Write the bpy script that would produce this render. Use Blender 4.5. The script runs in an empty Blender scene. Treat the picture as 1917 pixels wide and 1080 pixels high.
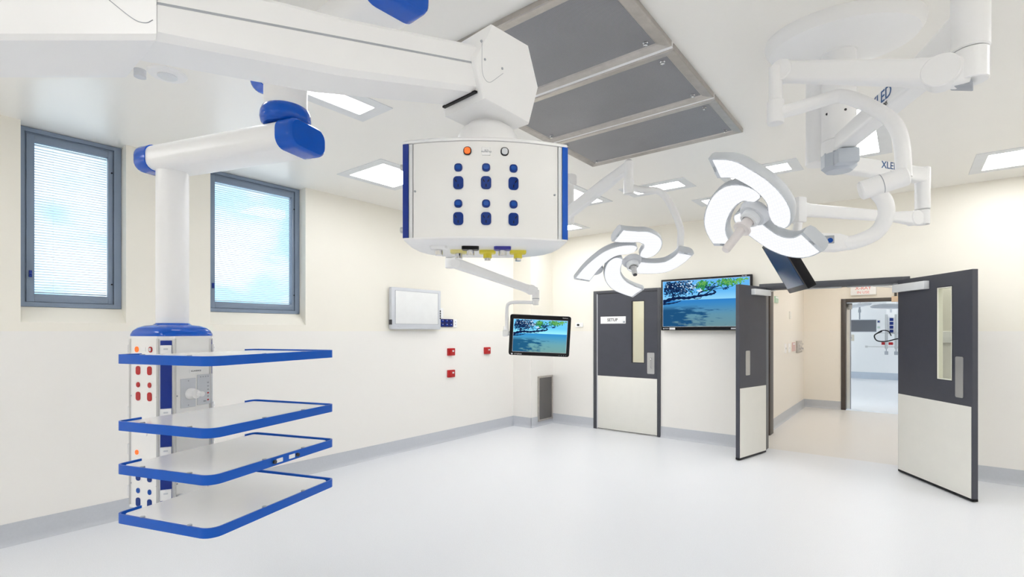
import bpy, bmesh, math, random
from mathutils import Vector, Matrix
random.seed(7)
SC = bpy.context.scene
COL = SC.collection
PI = math.pi
V = Vector

# ------------------------------------------------------------------ axes
# world: X runs right along the back wall, Y runs along the window wall, Z up.
# the ceiling equipment is laid out on axes turned 38.42 degrees from the walls
ANG = math.radians(38.42)
CA, SA = math.cos(ANG), math.sin(ANG)
def E(a, b, z=0.0):            # point on the equipment axes -> world
    return V((CA*a - SA*b, SA*a + CA*b, z))
def ED(a, b, z=0.0):
    return E(a, b, z).normalized()

# ------------------------------------------------------------------ materials
MATS = {}
def mat(name, col, rough=.5, metal=0., spec=.5, emit=None, es=0., var=.02, scale=8., bump=0., coat=0.):
    if name in MATS: return MATS[name]
    m = bpy.data.materials.new(name); m.use_nodes = True
    nt = m.node_tree; nd = nt.nodes; ln = nt.links
    b = nd['Principled BSDF']
    b.inputs['Roughness'].default_value = rough
    b.inputs['Metallic'].default_value = metal
    b.inputs['Specular IOR Level'].default_value = spec
    if coat: b.inputs['Coat Weight'].default_value = coat
    tc = nd.new('ShaderNodeTexCoord'); nz = nd.new('ShaderNodeTexNoise')
    nz.inputs['Scale'].default_value = scale; nz.inputs['Detail'].default_value = 3
    ln.new(tc.outputs['Object'], nz.inputs['Vector'])
    rp = nd.new('ShaderNodeValToRGB')
    rp.color_ramp.elements[0].position = .3; rp.color_ramp.elements[1].position = .7
    rp.color_ramp.elements[0].color = tuple(max(0, c*(1-var)) for c in col)+(1,)
    rp.color_ramp.elements[1].color = tuple(min(1, c*(1+var)) for c in col)+(1,)
    ln.new(nz.outputs['Fac'], rp.inputs['Fac'])
    ln.new(rp.outputs['Color'], b.inputs['Base Color'])
    if bump:
        bp = nd.new('ShaderNodeBump'); bp.inputs['Strength'].default_value = bump
        bp.inputs['Distance'].default_value = .002
        ln.new(nz.outputs['Fac'], bp.inputs['Height']); ln.new(bp.outputs['Normal'], b.inputs['Normal'])
    if emit:
        b.inputs['Emission Color'].default_value = tuple(emit)+(1,)
        b.inputs['Emission Strength'].default_value = es
    MATS[name] = m
    return m

def wall_mat(name, up, low, zsplit=1.5):
    m = mat(name, up, .42, var=.008, scale=2.)
    nt = m.node_tree; nd = nt.nodes; ln = nt.links
    b = nd['Principled BSDF']
    g = nd.new('ShaderNodeNewGeometry'); sx = nd.new('ShaderNodeSeparateXYZ')
    ln.new(g.outputs['Position'], sx.inputs[0])
    gt = nd.new('ShaderNodeMath'); gt.operation = 'GREATER_THAN'; gt.inputs[1].default_value = zsplit
    ln.new(sx.outputs['Z'], gt.inputs[0])
    mx = nd.new('ShaderNodeMixRGB'); mx.inputs['Color1'].default_value = tuple(low)+(1,)
    ramp = [n for n in nd if n.type == 'VALTORGB'][0]
    ln.new(ramp.outputs['Color'], mx.inputs['Color2']); ln.new(gt.outputs[0], mx.inputs['Fac'])
    ln.new(mx.outputs[0], b.inputs['Base Color'])
    return m

def perf_mat(name, c0, c1, pitch, rough=.4, metal=.4):
    m = mat(name, c0, rough, metal, var=.06, scale=3.)
    nt = m.node_tree; nd = nt.nodes; ln = nt.links
    b = nd['Principled BSDF']
    tc = nd.new('ShaderNodeTexCoord'); vo = nd.new('ShaderNodeTexVoronoi')
    vo.inputs['Scale'].default_value = 1/pitch; vo.inputs['Randomness'].default_value = 0.
    ln.new(tc.outputs['Object'], vo.inputs['Vector'])
    lt = nd.new('ShaderNodeMath'); lt.operation = 'LESS_THAN'; lt.inputs[1].default_value = .33
    ln.new(vo.outputs['Distance'], lt.inputs[0])
    mx = nd.new('ShaderNodeMixRGB'); mx.inputs['Color2'].default_value = tuple(c1)+(1,)
    ramp = [n for n in nd if n.type == 'VALTORGB'][0]
    ln.new(ramp.outputs['Color'], mx.inputs['Color1']); ln.new(lt.outputs[0], mx.inputs['Fac'])
    ln.new(mx.outputs[0], b.inputs['Base Color'])
    return m

M_wall = wall_mat('wall_paint', (.855, .825, .745), (.84, .822, .79))
M_cwall = wall_mat('corridor_paint', (.84, .79, .71), (.83, .79, .725))
M_far = wall_mat('cool_white_paint', (.86, .87, .88), (.85, .86, .87))
M_ceil = mat('ceiling_paint', (.93, .912, .872), .3, spec=.45, var=.006, scale=1.5)
M_floor = mat('vinyl_floor', (.725, .74, .775), .34, spec=.4, var=.03, scale=140.)
M_base = mat('coved_vinyl', (.50, .52, .56), .45, var=.02, scale=60.)
M_white = mat('white_enamel', (.90, .90, .905), .3, var=.005)
M_white2 = mat('white_plastic', (.89, .89, .89), .38, var=.006)
M_offw = mat('warm_white_laminate', (.80, .79, .74), .4, var=.01)
M_panel = mat('satin_panel', (.88, .875, .86), .4, var=.01)
M_board = mat('shelf_board', (.93, .925, .91), .16, spec=.7, var=.006)
M_lgrey = mat('light_grey_plastic', (.60, .62, .66), .4)
M_mgrey = mat('mid_grey_plastic', (.36, .38, .42), .4)
M_grille = mat('silver_plastic', (.74, .76, .78), .35)
M_dgrey = mat('dark_grey_laminate', (.056, .059, .076), .42, spec=.4, var=.04)
M_frame = mat('charcoal_paint', (.055, .058, .07), .4, var=.04)
M_brown = mat('bronze_paint', (.06, .048, .042), .45, var=.04)
M_black = mat('black_plastic', (.006, .006, .008), .35, spec=.2, var=.1)
M_blue = mat('gloss_blue', (.002, .082, .48), .12, spec=.35, var=.03)
M_navy = mat('blue_anodised', (.004, .026, .24), .3, spec=.35, var=.04)
M_rail = mat('rail_blue', (.001, .088, .48), .3, spec=.3, var=.03)
M_socket = mat('socket_blue', (.003, .030, .20), .3, spec=.25, var=.03)
M_swblue = mat('switch_blue', (.004, .065, .34), .25, spec=.3, var=.03)
M_red = mat('socket_red', (.42, .006, .010), .3, var=.03)
M_dred = mat('dark_red_plastic', (.42, .012, .012), .3, var=.04)
M_orange = mat('lit_orange_rocker', (.8, .12, .01), .3, emit=(1, .16, .01), es=.6)
M_steel = mat('brushed_steel', (.48, .45, .42), .32, metal=.75, var=.08, scale=20.)
M_alu = mat('satin_aluminium', (.55, .55, .55), .35, metal=.7, var=.04)
M_chrome = mat('chrome', (.75, .75, .76), .12, metal=1., var=.02)
M_yellow = mat('yellow_plastic', (.72, .62, .05), .4, var=.05)
M_winf = mat('grey_blue_window_paint', (.20, .255, .345), .38, var=.02)
M_ink = mat('navy_ink', (.02, .09, .25), .5)
M_ink2 = mat('black_ink', (.03, .03, .035), .5)
M_inkr = mat('faded_red_ink', (.75, .25, .24), .5)
M_wink = mat('pale_print', (.7, .72, .75), .5)
M_perf = perf_mat('perforated_screen', (.30, .30, .32), (.13, .13, .14), .006)
M_perf2 = perf_mat('wire_mesh', (.17, .16, .155), (.06, .06, .06), .008)
M_green = mat('pale_green_sign', (.45, .62, .48), .4)

def emit_mat(name, col, s):
    m = bpy.data.materials.new(name); m.use_nodes = True
    nt = m.node_tree; nt.nodes.clear()
    e = nt.nodes.new('ShaderNodeEmission'); o = nt.nodes.new('ShaderNodeOutputMaterial')
    tc = nt.nodes.new('ShaderNodeTexCoord'); nz = nt.nodes.new('ShaderNodeTexNoise'); nz.inputs['Scale'].default_value = 3
    mr = nt.nodes.new('ShaderNodeMapRange'); mr.inputs['To Min'].default_value = s*.97; mr.inputs['To Max'].default_value = s*1.03
    nt.links.new(tc.outputs['Object'], nz.inputs['Vector']); nt.links.new(nz.outputs['Fac'], mr.inputs['Value'])
    nt.links.new(mr.outputs[0], e.inputs['Strength'])
    e.inputs['Color'].default_value = tuple(col)+(1,)
    nt.links.new(e.outputs[0], o.inputs['Surface'])
    return m
TROFFER = 15.0
M_lamp = emit_mat('troffer_diffuser', (.99, .995, 1.), TROFFER)
M_lamp_warm = emit_mat('warm_troffer_diffuser', (1., .985, .96), 16.0)
M_lamp_far = emit_mat('cool_troffer_diffuser', (.97, .99, 1.), 16.0)

def led_mat(name, s):
    m = bpy.data.materials.new(name); m.use_nodes = True
    nt = m.node_tree; nt.nodes.clear(); n = nt.nodes.new
    e = n('ShaderNodeEmission'); o = n('ShaderNodeOutputMaterial'); tc = n('ShaderNodeTexCoord')
    vo = n('ShaderNodeTexVoronoi'); vo.inputs['Scale'].default_value = 95; vo.inputs['Randomness'].default_value = .15
    mr = n('ShaderNodeMapRange'); mr.inputs['From Max'].default_value = .5
    mr.inputs['To Min'].default_value = s*1.05; mr.inputs['To Max'].default_value = s*.84
    nt.links.new(tc.outputs['Object'], vo.inputs['Vector']); nt.links.new(vo.outputs['Distance'], mr.inputs['Value'])
    nt.links.new(mr.outputs[0], e.inputs['Strength'])
    e.inputs['Color'].default_value = (.965, .975, 1., 1)
    nt.links.new(e.outputs[0], o.inputs['Surface'])
    return m
M_led = led_mat('led_lens', 1.38)

def glass_mat(name, tint, gloss=.06):
    m = bpy.data.materials.new(name); m.use_nodes = True
    nt = m.node_tree; nt.nodes.clear(); n = nt.nodes.new
    t = n('ShaderNodeBsdfTransparent'); g = n('ShaderNodeBsdfGlossy'); mx = n('ShaderNodeMixShader'); o = n('ShaderNodeOutputMaterial')
    lw = n('ShaderNodeLayerWeight'); lw.inputs['Blend'].default_value = .12
    fr = n('ShaderNodeMath'); fr.operation = 'MULTIPLY_ADD'; fr.inputs[1].default_value = .35; fr.inputs[2].default_value = .03; nt.links.new(lw.outputs['Facing'], fr.inputs[0])
    t.inputs['Color'].default_value = tuple(tint)+(1,); g.inputs['Roughness'].default_value = gloss
    nt.links.new(fr.outputs[0], mx.inputs['Fac']); nt.links.new(t.outputs[0], mx.inputs[1]); nt.links.new(g.outputs[0], mx.inputs[2])
    nt.links.new(mx.outputs[0], o.inputs['Surface'])
    return m
M_glass = glass_mat('clear_glass', (.97, .985, 1.))
M_vglass = glass_mat('vision_glass', (.95, .96, .90))

def slat_mat():
    m = bpy.data.materials.new('blind_slat'); m.use_nodes = True
    nt = m.node_tree; nt.nodes.clear(); n = nt.nodes.new
    d = n('ShaderNodeBsdfDiffuse'); t = n('ShaderNodeBsdfTranslucent'); mx = n('ShaderNodeMixShader'); o = n('ShaderNodeOutputMaterial')
    nz = n('ShaderNodeTexNoise'); rp = n('ShaderNodeValToRGB')
    rp.color_ramp.elements[0].color = (.9, .93, .95, 1); rp.color_ramp.elements[1].color = (.95, .97, .98, 1)
    nt.links.new(nz.outputs['Fac'], rp.inputs['Fac'])
    nt.links.new(rp.outputs[0], d.inputs['Color']); nt.links.new(rp.outputs[0], t.inputs['Color'])
    mx.inputs['Fac'].default_value = .6
    nt.links.new(d.outputs[0], mx.inputs[1]); nt.links.new(t.outputs[0], mx.inputs[2]); nt.links.new(mx.outputs[0], o.inputs['Surface'])
    return m
M_slat = slat_mat()

# ------------------------------------------------------------------ object helpers
WM = {}
def reg(o, parent=None, local=None):
    COL.objects.link(o)
    if parent: o.parent = parent
    WM[o.name] = (WM[parent.name] if parent else Matrix()) @ (local or Matrix())
    if local: o.matrix_basis = local
    return o
def tag(o, label=None, cat=None, group=None, kind=None):
    if label: o['label'] = label
    if cat: o['category'] = cat
    if group: o['group'] = group
    if kind: o['kind'] = kind
    return o
def thing(name, label, cat, loc=(0, 0, 0), rz=0., group=None):
    o = bpy.data.objects.new(name, None); o.empty_display_size = .1
    reg(o, None, Matrix.Translation(V(loc)) @ Matrix.Rotation(rz, 4, 'Z'))
    return tag(o, label, cat, group)

def frame(n, up=V((0, 0, 1))):
    """matrix whose columns are right, up, normal for someone facing the surface"""
    n = V(n).normalized(); u = (V(up) - n*V(up).dot(n))
    if u.length < 1e-5: u = V((0, 1, 0)) - n*n.y
    u.normalize(); r = u.cross(n)
    return r, u, n

def rrect(w, h, r, seg=5):
    r = min(r, w/2-1e-5, h/2-1e-5); out = []
    for cx, cy, a0 in ((w/2-r, h/2-r, 0), (-w/2+r, h/2-r, 90), (-w/2+r, -h/2+r, 180), (w/2-r, -h/2+r, 270)):
        for i in range(seg+1):
            a = math.radians(a0 + 90*i/seg); out.append((cx+r*math.cos(a), cy+r*math.sin(a)))
    return out
def circ(r, n=24, ry=None):
    return [(r*math.cos(2*PI*i/n), (ry or r)*math.sin(2*PI*i/n)) for i in range(n)]

class MB:
    def __init__(self): self.bm = bmesh.new(); self.mats = []; self.mi = 0
    def m(self, material):
        if material not in self.mats: self.mats.append(material)
        self.mi = self.mats.index(material); return self
    def face(self, vs):
        try:
            f = self.bm.faces.new(vs); f.material_index = self.mi; return f
        except ValueError: return None
    def pts(self, P): return [self.bm.verts.new(V(p)) for p in P]
    def poly(self, P): self.face(self.pts(P)); return self
    def box(self, x0, x1, y0, y1, z0, z1, bev=0.):
        return self.obox(V(((x0+x1)/2, (y0+y1)/2, (z0+z1)/2)), V((1, 0, 0)), V((0, 1, 0)), V((0, 0, 1)), abs(x1-x0), abs(y1-y0), abs(z1-z0), bev)
    def obox(self, c, ax, ay, az, sx, sy, sz, bev=0.):
        c = V(c); ax, ay, az = V(ax).normalized(), V(ay).normalized(), V(az).normalized()
        vs = []
        for k in (-1, 1):
            for j in (-1, 1):
                for i in (-1, 1): vs.append(self.bm.verts.new(c + ax*i*sx/2 + ay*j*sy/2 + az*k*sz/2))
        fs = [self.face([vs[q] for q in f]) for f in ((0, 2, 3, 1), (4, 5, 7, 6), (0, 1, 5, 4), (2, 6, 7, 3), (0, 4, 6, 2), (1, 3, 7, 5))]
        if bev > 0:
            es = list({e for f in fs for e in f.edges})
            r = bmesh.ops.bevel(self.bm, geom=es, offset=min(bev, sx*.45, sy*.45, sz*.45), segments=2, affect='EDGES', profile=.5)
            for f in r['faces']: f.material_index = self.mi
        return self
    def loft(self, rings, cap=True, close=False):
        R = [self.pts(r) for r in rings]; n = len(R[0])
        pairs = list(zip(R[:-1], R[1:])) + ([(R[-1], R[0])] if close else [])
        for a, b in pairs:
            for i in range(n): self.face([a[i], a[(i+1) % n], b[(i+1) % n], b[i]])
        if cap and not close: self.face(list(reversed(R[0]))); self.face(R[-1])
        return self
    def prism(self, outline, o, n, depth, up=V((0, 0, 1)), bev=0.):
        """outline (right, up) on the plane at o facing n, pushed out along n by depth"""
        r, u, n = frame(n, up); o = V(o)
        def ring(s, d): return [o + r*x*s + u*y*s + n*d for x, y in outline]
        if bev:
            mx = max(max(abs(x), abs(y)) for x, y in outline); s = 1 - bev/mx
            return self.loft([ring(1, 0), ring(1, depth-bev), ring(s, depth)])
        return self.loft([ring(1, 0), ring(1, depth)])
    def cyl(self, p0, p1, r, n=24, r1=None, bev=0.):
        p0, p1 = V(p0), V(p1); d = (p1-p0).normalized(); r1 = r if r1 is None else r1
        a = d.orthogonal().normalized(); b = d.cross(a)
        ring = lambda p, q: [p + (a*math.cos(2*PI*i/n) + b*math.sin(2*PI*i/n))*q for i in range(n)]
        if bev: return self.loft([ring(p0, r-bev), ring(p0+d*bev, r), ring(p1-d*bev, r1), ring(p1, r1-bev)])
        return self.loft([ring(p0, r), ring(p1, r1)])
    def lathe(self, o, prof, axis=V((0, 0, 1)), n=32):
        d = V(axis).normalized(); a = d.orthogonal().normalized(); b = d.cross(a); o = V(o)
        return self.loft([[o + d*z + (a*math.cos(2*PI*i/n) + b*math.sin(2*PI*i/n))*max(r, 1e-4) for i in range(n)] for r, z in prof])
    def tube(self, path, r, n=16, rr=None):
        P = [V(p) for p in path]; rings = []; prev = None
        for i, p in enumerate(P):
            t = (P[min(i+1, len(P)-1)] - P[max(i-1, 0)]).normalized()
            a = t.orthogonal().normalized() if prev is None else (prev - t*prev.dot(t)).normalized()
            prev = a; b = t.cross(a); q = rr[i] if rr else r
            rings.append([p + (a*math.cos(2*PI*k/n) + b*math.sin(2*PI*k/n))*q for k in range(n)])
        return self.loft(rings)
    def beam(self, stations, up=V((0, 0, 1)), r=.3, seg=4):
        """stations: (point, width, height); rounded rectangular section swept along them"""
        rings = []
        for i, (p, w, h) in enumerate(stations):
            t = (V(stations[min(i+1, len(stations)-1)][0]) - V(stations[max(i-1, 0)][0])).normalized()
            s = t.cross(V(up)).normalized(); u = s.cross(t)
            rings.append([V(p) + s*x + u*y for x, y in rrect(w, h, r*min(w, h), seg)])
        return self.loft(rings)
    def sphere(self, c, r, n=20, squash=1.):
        prof = [(r*math.sin(PI*i/12), -r*squash*math.cos(PI*i/12)) for i in range(13)]
        return self.lathe(c, prof, n=n)
    def build(self, name, material=None, parent=None, smooth=True, local=None):
        if material is not None and not self.mats: self.mats = [material]
        bmesh.ops.recalc_face_normals(self.bm, faces=self.bm.faces)
        me = bpy.data.meshes.new(name)
        if parent is not None: self.bm.transform(WM[parent.name].inverted())
        elif local is not None: self.bm.transform(local.inverted())
        self.bm.to_mesh(me); self.bm.free()
        for mm in self.mats: me.materials.append(mm)
        if smooth:
            for p in me.polygons: p.use_smooth = True
            me.set_sharp_from_angle(angle=math.radians(35))
        o = bpy.data.objects.new(name, me)
        return reg(o, parent, local)

def solo(mb, name, material, label, cat, loc, group=None, kind=None, smooth=True):
    """a thing that is one mesh, its origin at loc"""
    o = mb.build(name, material, None, smooth, Matrix.Translation(V(loc)))
    return tag(o, label, cat, group, kind)

def bez(P, n=8):
    """smooth path through points (Catmull-Rom)"""
    P = [V(p) for p in P]; Q = [P[0]*2-P[1]] + P + [P[-1]*2-P[-2]]; out = []
    for i in range(1, len(Q)-2):
        for k in range(n):
            t = k/n; a, b, c, d = Q[i-1], Q[i], Q[i+1], Q[i+2]
            out.append(.5*((2*b) + (c-a)*t + (2*a-5*b+4*c-d)*t*t + (3*b-a-3*c+d)*t**3))
    return out + [P[-1]]

def text_mesh(name, body, o, n, size, material, parent=None, up=V((0, 0, 1)), bold=0., thick=.0006, italic=False, sx=1.):
    cu = bpy.data.curves.new(name+'_curve', 'FONT'); cu.body = body; cu.size = size
    cu.align_x = 'CENTER'; cu.align_y = 'CENTER'; cu.extrude = thick; cu.offset = bold; cu.resolution_u = 3; cu.space_line = .85
    if italic: cu.shear = .2
    to = bpy.data.objects.new(name+'_tmp', cu); COL.objects.link(to)
    bpy.context.view_layer.update()
    me = bpy.data.meshes.new_from_object(to.evaluated_get(bpy.context.evaluated_depsgraph_get()))
    bpy.data.objects.remove(to); bpy.data.curves.remove(cu)
    r, u, n = frame(n, up); o = V(o)
    M = Matrix(((r.x*sx, u.x, n.x, o.x), (r.y*sx, u.y, n.y, o.y), (r.z*sx, u.z, n.z, o.z), (0, 0, 0, 1)))
    me.transform(M)
    if parent is not None: me.transform(WM[parent.name].inverted())
    me.materials.clear(); me.materials.append(material); me.name = name
    ob = bpy.data.objects.new(name, me)
    return reg(ob, parent)

def copy_tree(o, parent=None):
    c = o.copy(); COL.objects.link(c); c.parent = parent
    for ch in list(o.children): copy_tree(ch, c)
    return c

# ================================================================== SETTING
XL, YB, ZC, XR, YR = -4.93, 6.85, 3.0, 2.6, -3.2
def structure(mb, name, m, label, cat, smooth=False):
    return tag(mb.build(name, m, None, smooth), label, cat, kind='structure')

b = MB(); b.box(-5.25, XR+.2, YR-.2, YB+.2, -.1, 0)
structure(b, 'floor', M_floor, 'pale blue-grey speckled vinyl floor of the operating room', 'floor')
b = MB(); b.box(-5.25, XR+.2, YR-.2, YB+.2, ZC, ZC+.1)
structure(b, 'ceiling', M_ceil, 'smooth cream ceiling of the operating room', 'ceiling')

# window wall with two recesses that run up to the ceiling, sloping sills
W1 = (.607, 1.216); W2 = (1.836, 2.744); XF = -5.05; ZS0, ZS1 = 1.562, 1.68
b = MB()
b.box(-5.25, XL, YR-.2, YB+.2, 0, ZS0)
for y0, y1 in ((YR-.2, W1[0]), (W1[1], W2[0]), (W2[1], YB+.2)): b.box(-5.25, XL, y0, y1, ZS0, ZC)
for y0, y1 in (W1, W2):
    P = [(XL, ZS0), (XF-.005, ZS1), (-5.25, ZS1), (-5.25, ZS0)]
    b.loft([[V((x, y, z)) for x, z in P] for y in (y0, y1)])
structure(b, 'wall_left', M_wall, 'cream wall with the two deep window recesses', 'wall')
# back wall with two door openings
D1 = (-3.812, -2.742); D2 = (-1.46, .02)
b = MB()
b.box(-4.93, D1[0]+.03, YB, YB+.2, 0, ZC); b.box(D1[0]+.03, D1[1]-.03, YB, YB+.2, 2.08, ZC)
b.box(D1[1]-.03, D2[0]+.03, YB, YB+.2, 0, ZC); b.box(D2[0]+.03, D2[1]-.03, YB, YB+.2, 2.06, ZC); b.box(D2[1]-.03, XR, YB, YB+.2, 0, ZC)
structure(b, 'wall_back', M_wall, 'cream wall holding the setup door, the large screen and the double doors', 'wall')
b = MB(); b.box(XR, XR+.2, YR-.2, YB+.2, 0, ZC)
structure(b, 'wall_right', M_wall, 'cream wall out of view on the right', 'wall')
b = MB(); b.box(XL, XR, YR-.2, YR, 0, ZC)
structure(b, 'wall_rear', M_wall, 'cream wall behind the viewer', 'wall')
BX, BY = -4.58, 6.25
b = MB(); b.box(XL, BX, BY, YB, 0, ZC, .004)
structure(b, 'wall_corner_duct', M_wall, 'boxed duct in the far left corner with a return air grille low on it', 'wall')

def skirting(name, p0, p1, n, label, h=.155, ch=.03, m=None):
    """coved skirting from p0 to p1 along the wall, n pointing into the room"""
    p0, p1, n = V(p0), V(p1), V(n)
    prof = [(0, 0), (.03, 0), (.018, .008), (.009, .022), (.006, .045), (.006, h), (0, h)]
    bb = MB(); bb.loft([[p + n*x + V((0, 0, z)) for x, z in prof] for p in (p0, p1)])
    structure(bb, name, m or M_base, label, 'skirting', True)
skirting('baseboard_left', (XL, YR, 0), (XL, BY, 0), (1, 0, 0), 'grey coved skirting under the windows')
skirting('baseboard_duct_front', (XL, BY, 0), (BX+.006, BY, 0), (0, -1, 0), 'grey coved skirting on the front of the corner duct')
skirting('baseboard_duct_side', (BX, BY-.006, 0), (BX, YB, 0), (1, 0, 0), 'grey coved skirting under the return air grille')
skirting('baseboard_back', (BX, YB, 0), (D1[0], YB, 0), (0, -1, 0), 'grey coved skirting between the corner duct and the setup door')
skirting('baseboard_back_middle', (D1[1], YB, 0), (D2[0], YB, 0), (0, -1, 0), 'grey coved skirting under the large wall screen')
skirting('baseboard_back_right', (D2[1], YB, 0), (XR, YB, 0), (0, -1, 0), 'grey coved skirting right of the double doors')

# windows
def window(name, y0, y1, gy0, gy1, label):
    root = thing(name, label, 'window', (XF, (y0+y1)/2, ZS1)); root['kind'] = 'structure'
    zt = ZC-.004; gz0, gz1 = 1.778, 2.9
    bb = MB()
    for a0, a1, c0, c1 in ((y0+.002, gy0-.012, ZS1+.002, zt), (gy1+.012, y1-.002, ZS1+.002, zt), (gy0-.012, gy1+.012, ZS1+.002, gz0-.012), (gy0-.012, gy1+.012, gz1+.012, zt)):
        bb.box(-5.14, XF-.018, a0, a1, c0, c1)
    bb.box(-5.14, XF, y0+.002, y0+.035, ZS1+.002, zt); bb.box(-5.14, XF, y1-.05, y1-.002, ZS1+.002, zt)
    bb.box(-5.14, XF, y0+.035, y1-.05, zt-.03, zt); bb.box(-5.14, XF, y0+.035, y1-.05, ZS1+.002, ZS1+.035)
    bb.build('window_frame', M_winf, root, False)
    bb = MB()
    s0, s1 = y0+.045, y1-.058
    for a0, a1, c0, c1 in ((s0, gy0, gz0-.06, gz1+.05), (gy1, s1, gz0-.06, gz1+.05), (gy0, gy1, gz0-.06, gz0), (gy0, gy1, gz1, gz1+.05)):
        bb.box(-5.10, XF-.006, a0, a1, c0, c1, .002)
    sash = bb.build('sash', M_winf, root)
    bb = MB(); bb.box(XF-.006, XF+.012, s0+.012, s0+.03, gz0+.12, gz0+.17, .004); bb.cyl((XF+.006, s0+.021, gz0+.16), (XF+.02, s0+.021, gz0+.135), .006, 10)
    tag(bb.build('latch', M_navy, sash), 'dark blue latch')
    bb = MB()
    for z in (gz0+.1, gz1-.12): bb.cyl((XF-.006, gy1+.022, z), (XF+.002, gy1+.022, z), .006, 10)
    bb.build('peg', M_black, sash)
    bb = MB(); bb.box(-5.13, -5.124, gy0-.012, gy1+.012, gz0-.012, gz1+.012)
    bb.build('pane', M_glass, root, False)
    bb = MB(); z = gz0+.012
    while z < gz1-.02:
        c = V((-5.098, (gy0+gy1)/2, z)); ax = V((1, 0, .42)).normalized()
        bb.obox(c, ax, V((0, 1, 0)), ax.cross(V((0, 1, 0))), .0125, gy1-gy0-.006, .0008); z += .0195
    bb.box(-5.105, -5.092, gy0+.003, gy1-.003, gz0+.008, gz0+.018); bb.box(-5.107, -5.09, gy0+.003, gy1-.003, gz1-.016, gz1-.006)
    for q in (.25, .74): bb.cyl((-5.09, gy0+(gy1-gy0)*q, gz0+.01), (-5.09, gy0+(gy1-gy0)*q, gz1-.01), .0008, 6)
    tag(bb.build('blind', M_slat, root, False), 'white slatted blind inside the glazing')
window('window_1', W1[0], W1[1], .696, 1.13, 'narrow grey-framed window at the left edge with a slatted blind and sky outside')
window('window_2', W2[0], W2[1], 1.922, 2.663, 'wider grey-framed window behind the shelf pendant with a slatted blind and sky outside')

# ------------------------------------------------------------------ ceiling lights
def troffer(x0, x1, y0, y1, label, z=ZC, lamp=None, inset=.085):
    t = thing('ceiling_light', label, 'ceiling light', ((x0+x1)/2, (y0+y1)/2, z), 0, 'recessed ceiling lights')
    bb = MB(); i = inset; zz = z-.006
    for a in ((x0, x1, y0, y0+i), (x0, x1, y1-i, y1), (x0, x0+i, y0+i, y1-i), (x1-i, x1, y0+i, y1-i)): bb.box(a[0], a[1], a[2], a[3], zz, z+.001, .0015)
    bb.build('frame', M_grille, t, False)
    bb = MB(); bb.box(x0+i, x1-i, y0+i, y1-i, z-.003, z-.001)
    bb.build('diffuser', lamp or M_lamp, t, False)
    return t
troffer(-3.05, -2.71, .95, 2.13, 'recessed ceiling light just right of the white tube above the shelf pendant')
troffer(-4.27, -3.585, 2.69, 3.38, 'square recessed ceiling light just left of the hanging outlet console')
troffer(-3.35, -2.665, 4.04, 5.23, 'recessed ceiling light crossed by the slanting arm right of the outlet console')
troffer(-4.30, -3.61, 5.2, 6.38, 'small-looking recessed ceiling light low beside the lower right edge of the outlet console')
troffer(-2.40, -1.71, 4.84, 5.22, 'narrow recessed ceiling light behind the elbow of the four-petal lamp arm')
troffer(-1.94, -1.25, 5.75, 6.12, 'recessed ceiling light peeking out left behind the three-petal surgical lamp')
troffer(-1.44, -.755, 4.91, 5.30, 'narrow recessed ceiling light above the top petal of the three-petal lamp')
troffer(-.47, -.10, 4.0, 5.25, 'recessed ceiling light behind the crossing lamp arms')
troffer(.455, 1.145, 5.76, 6.45, 'square recessed ceiling light at the right edge of the picture')
for x0, y0 in ((-4.7, -1.3), (-3.0, -2.1), (-1.2, -2.2), (.6, -2.0), (1.3, .4), (1.3, 2.8), (1.5, 5.2)):  # unseen lights added behind and beside the viewer to lift the dark areas
    troffer(x0, x0+1.0, y0, y0+.69, 'added ceiling light out of view, there to brighten the room')

# round ceiling speaker
t = thing('ceiling_speaker', 'small round white ceiling speaker above the first window', 'speaker', (-3.38, 1.03, ZC))
bb = MB(); bb.lathe((-3.38, 1.03, ZC), [(.1, .001), (.1, -.004), (.092, -.012), (.07, -.014), (.0, -.014)]); bb.build('rim', M_white, t)
bb = MB(); bb.lathe((-3.38, 1.03, ZC-.0139), [(.05, 0), (.05, -.006), (.044, -.01), (0, -.012)]); bb.build('cone_cover', M_grille, t)

# ------------------------------------------------------------------ laminar flow ceiling panels
HX0, HX1 = -2.215, -.955
def flow_panel(y0, y1, label):
    cx, cy = (HX0+HX1)/2, (y0+y1)/2
    t = thing('air_filter_panel', label, 'air filter panel', (cx, cy, ZC), 0, 'steel air filter panels in the ceiling')
    bb = MB(); w = .062; zl = ZC-.03
    out = [(HX0, y0), (HX1, y0), (HX1, y1), (HX0, y1)]
    def ring(i, z): return [V((x + (i if x == HX0 else -i), y + (i if y == y0 else -i), z)) for x, y in out]
    bb.loft([ring(0, ZC+.001), ring(0, zl+.004), ring(.006, zl), ring(w-.008, zl+.006), ring(w, zl+.012), ring(w, ZC+.001)], cap=False)
    bb.build('frame', M_steel, t, False)
    bb = MB(); bb.box(HX0+w-.001, HX1-w+.001, y0+w-.001, y1-w+.001, zl+.012, zl+.016)
    bb.build('perforated_screen', M_perf, t, False)
    for x in (HX0+.1, HX1-.1):
        for y in (y0+.1, y1-.1):
            bb = MB(); bb.lathe((x, y, zl+.012), [(.014, 0), (.014, -.004), (.008, -.006), (.008, -.014), (.011, -.016), (.0, -.018)], n=14)
            bb.build('fixing_knob', M_chrome, t)
flow_panel(1.845, 2.532, 'nearest of the three dark perforated steel air panels in the ceiling')
flow_panel(2.560, 3.250, 'middle of the three dark perforated steel air panels in the ceiling')
flow_panel(3.275, 3.955, 'farthest of the three dark perforated steel air panels in the ceiling')
t = tag(MB().box(HX0+.004, HX1-.004, 2.532, 2.560, ZC-.024, ZC+.001).build('trim_1', M_white, None, False, Matrix.Translation((-1.585, 2.546, ZC))), 'white strip between the nearest and middle air panels', 'trim', kind='structure')
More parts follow.
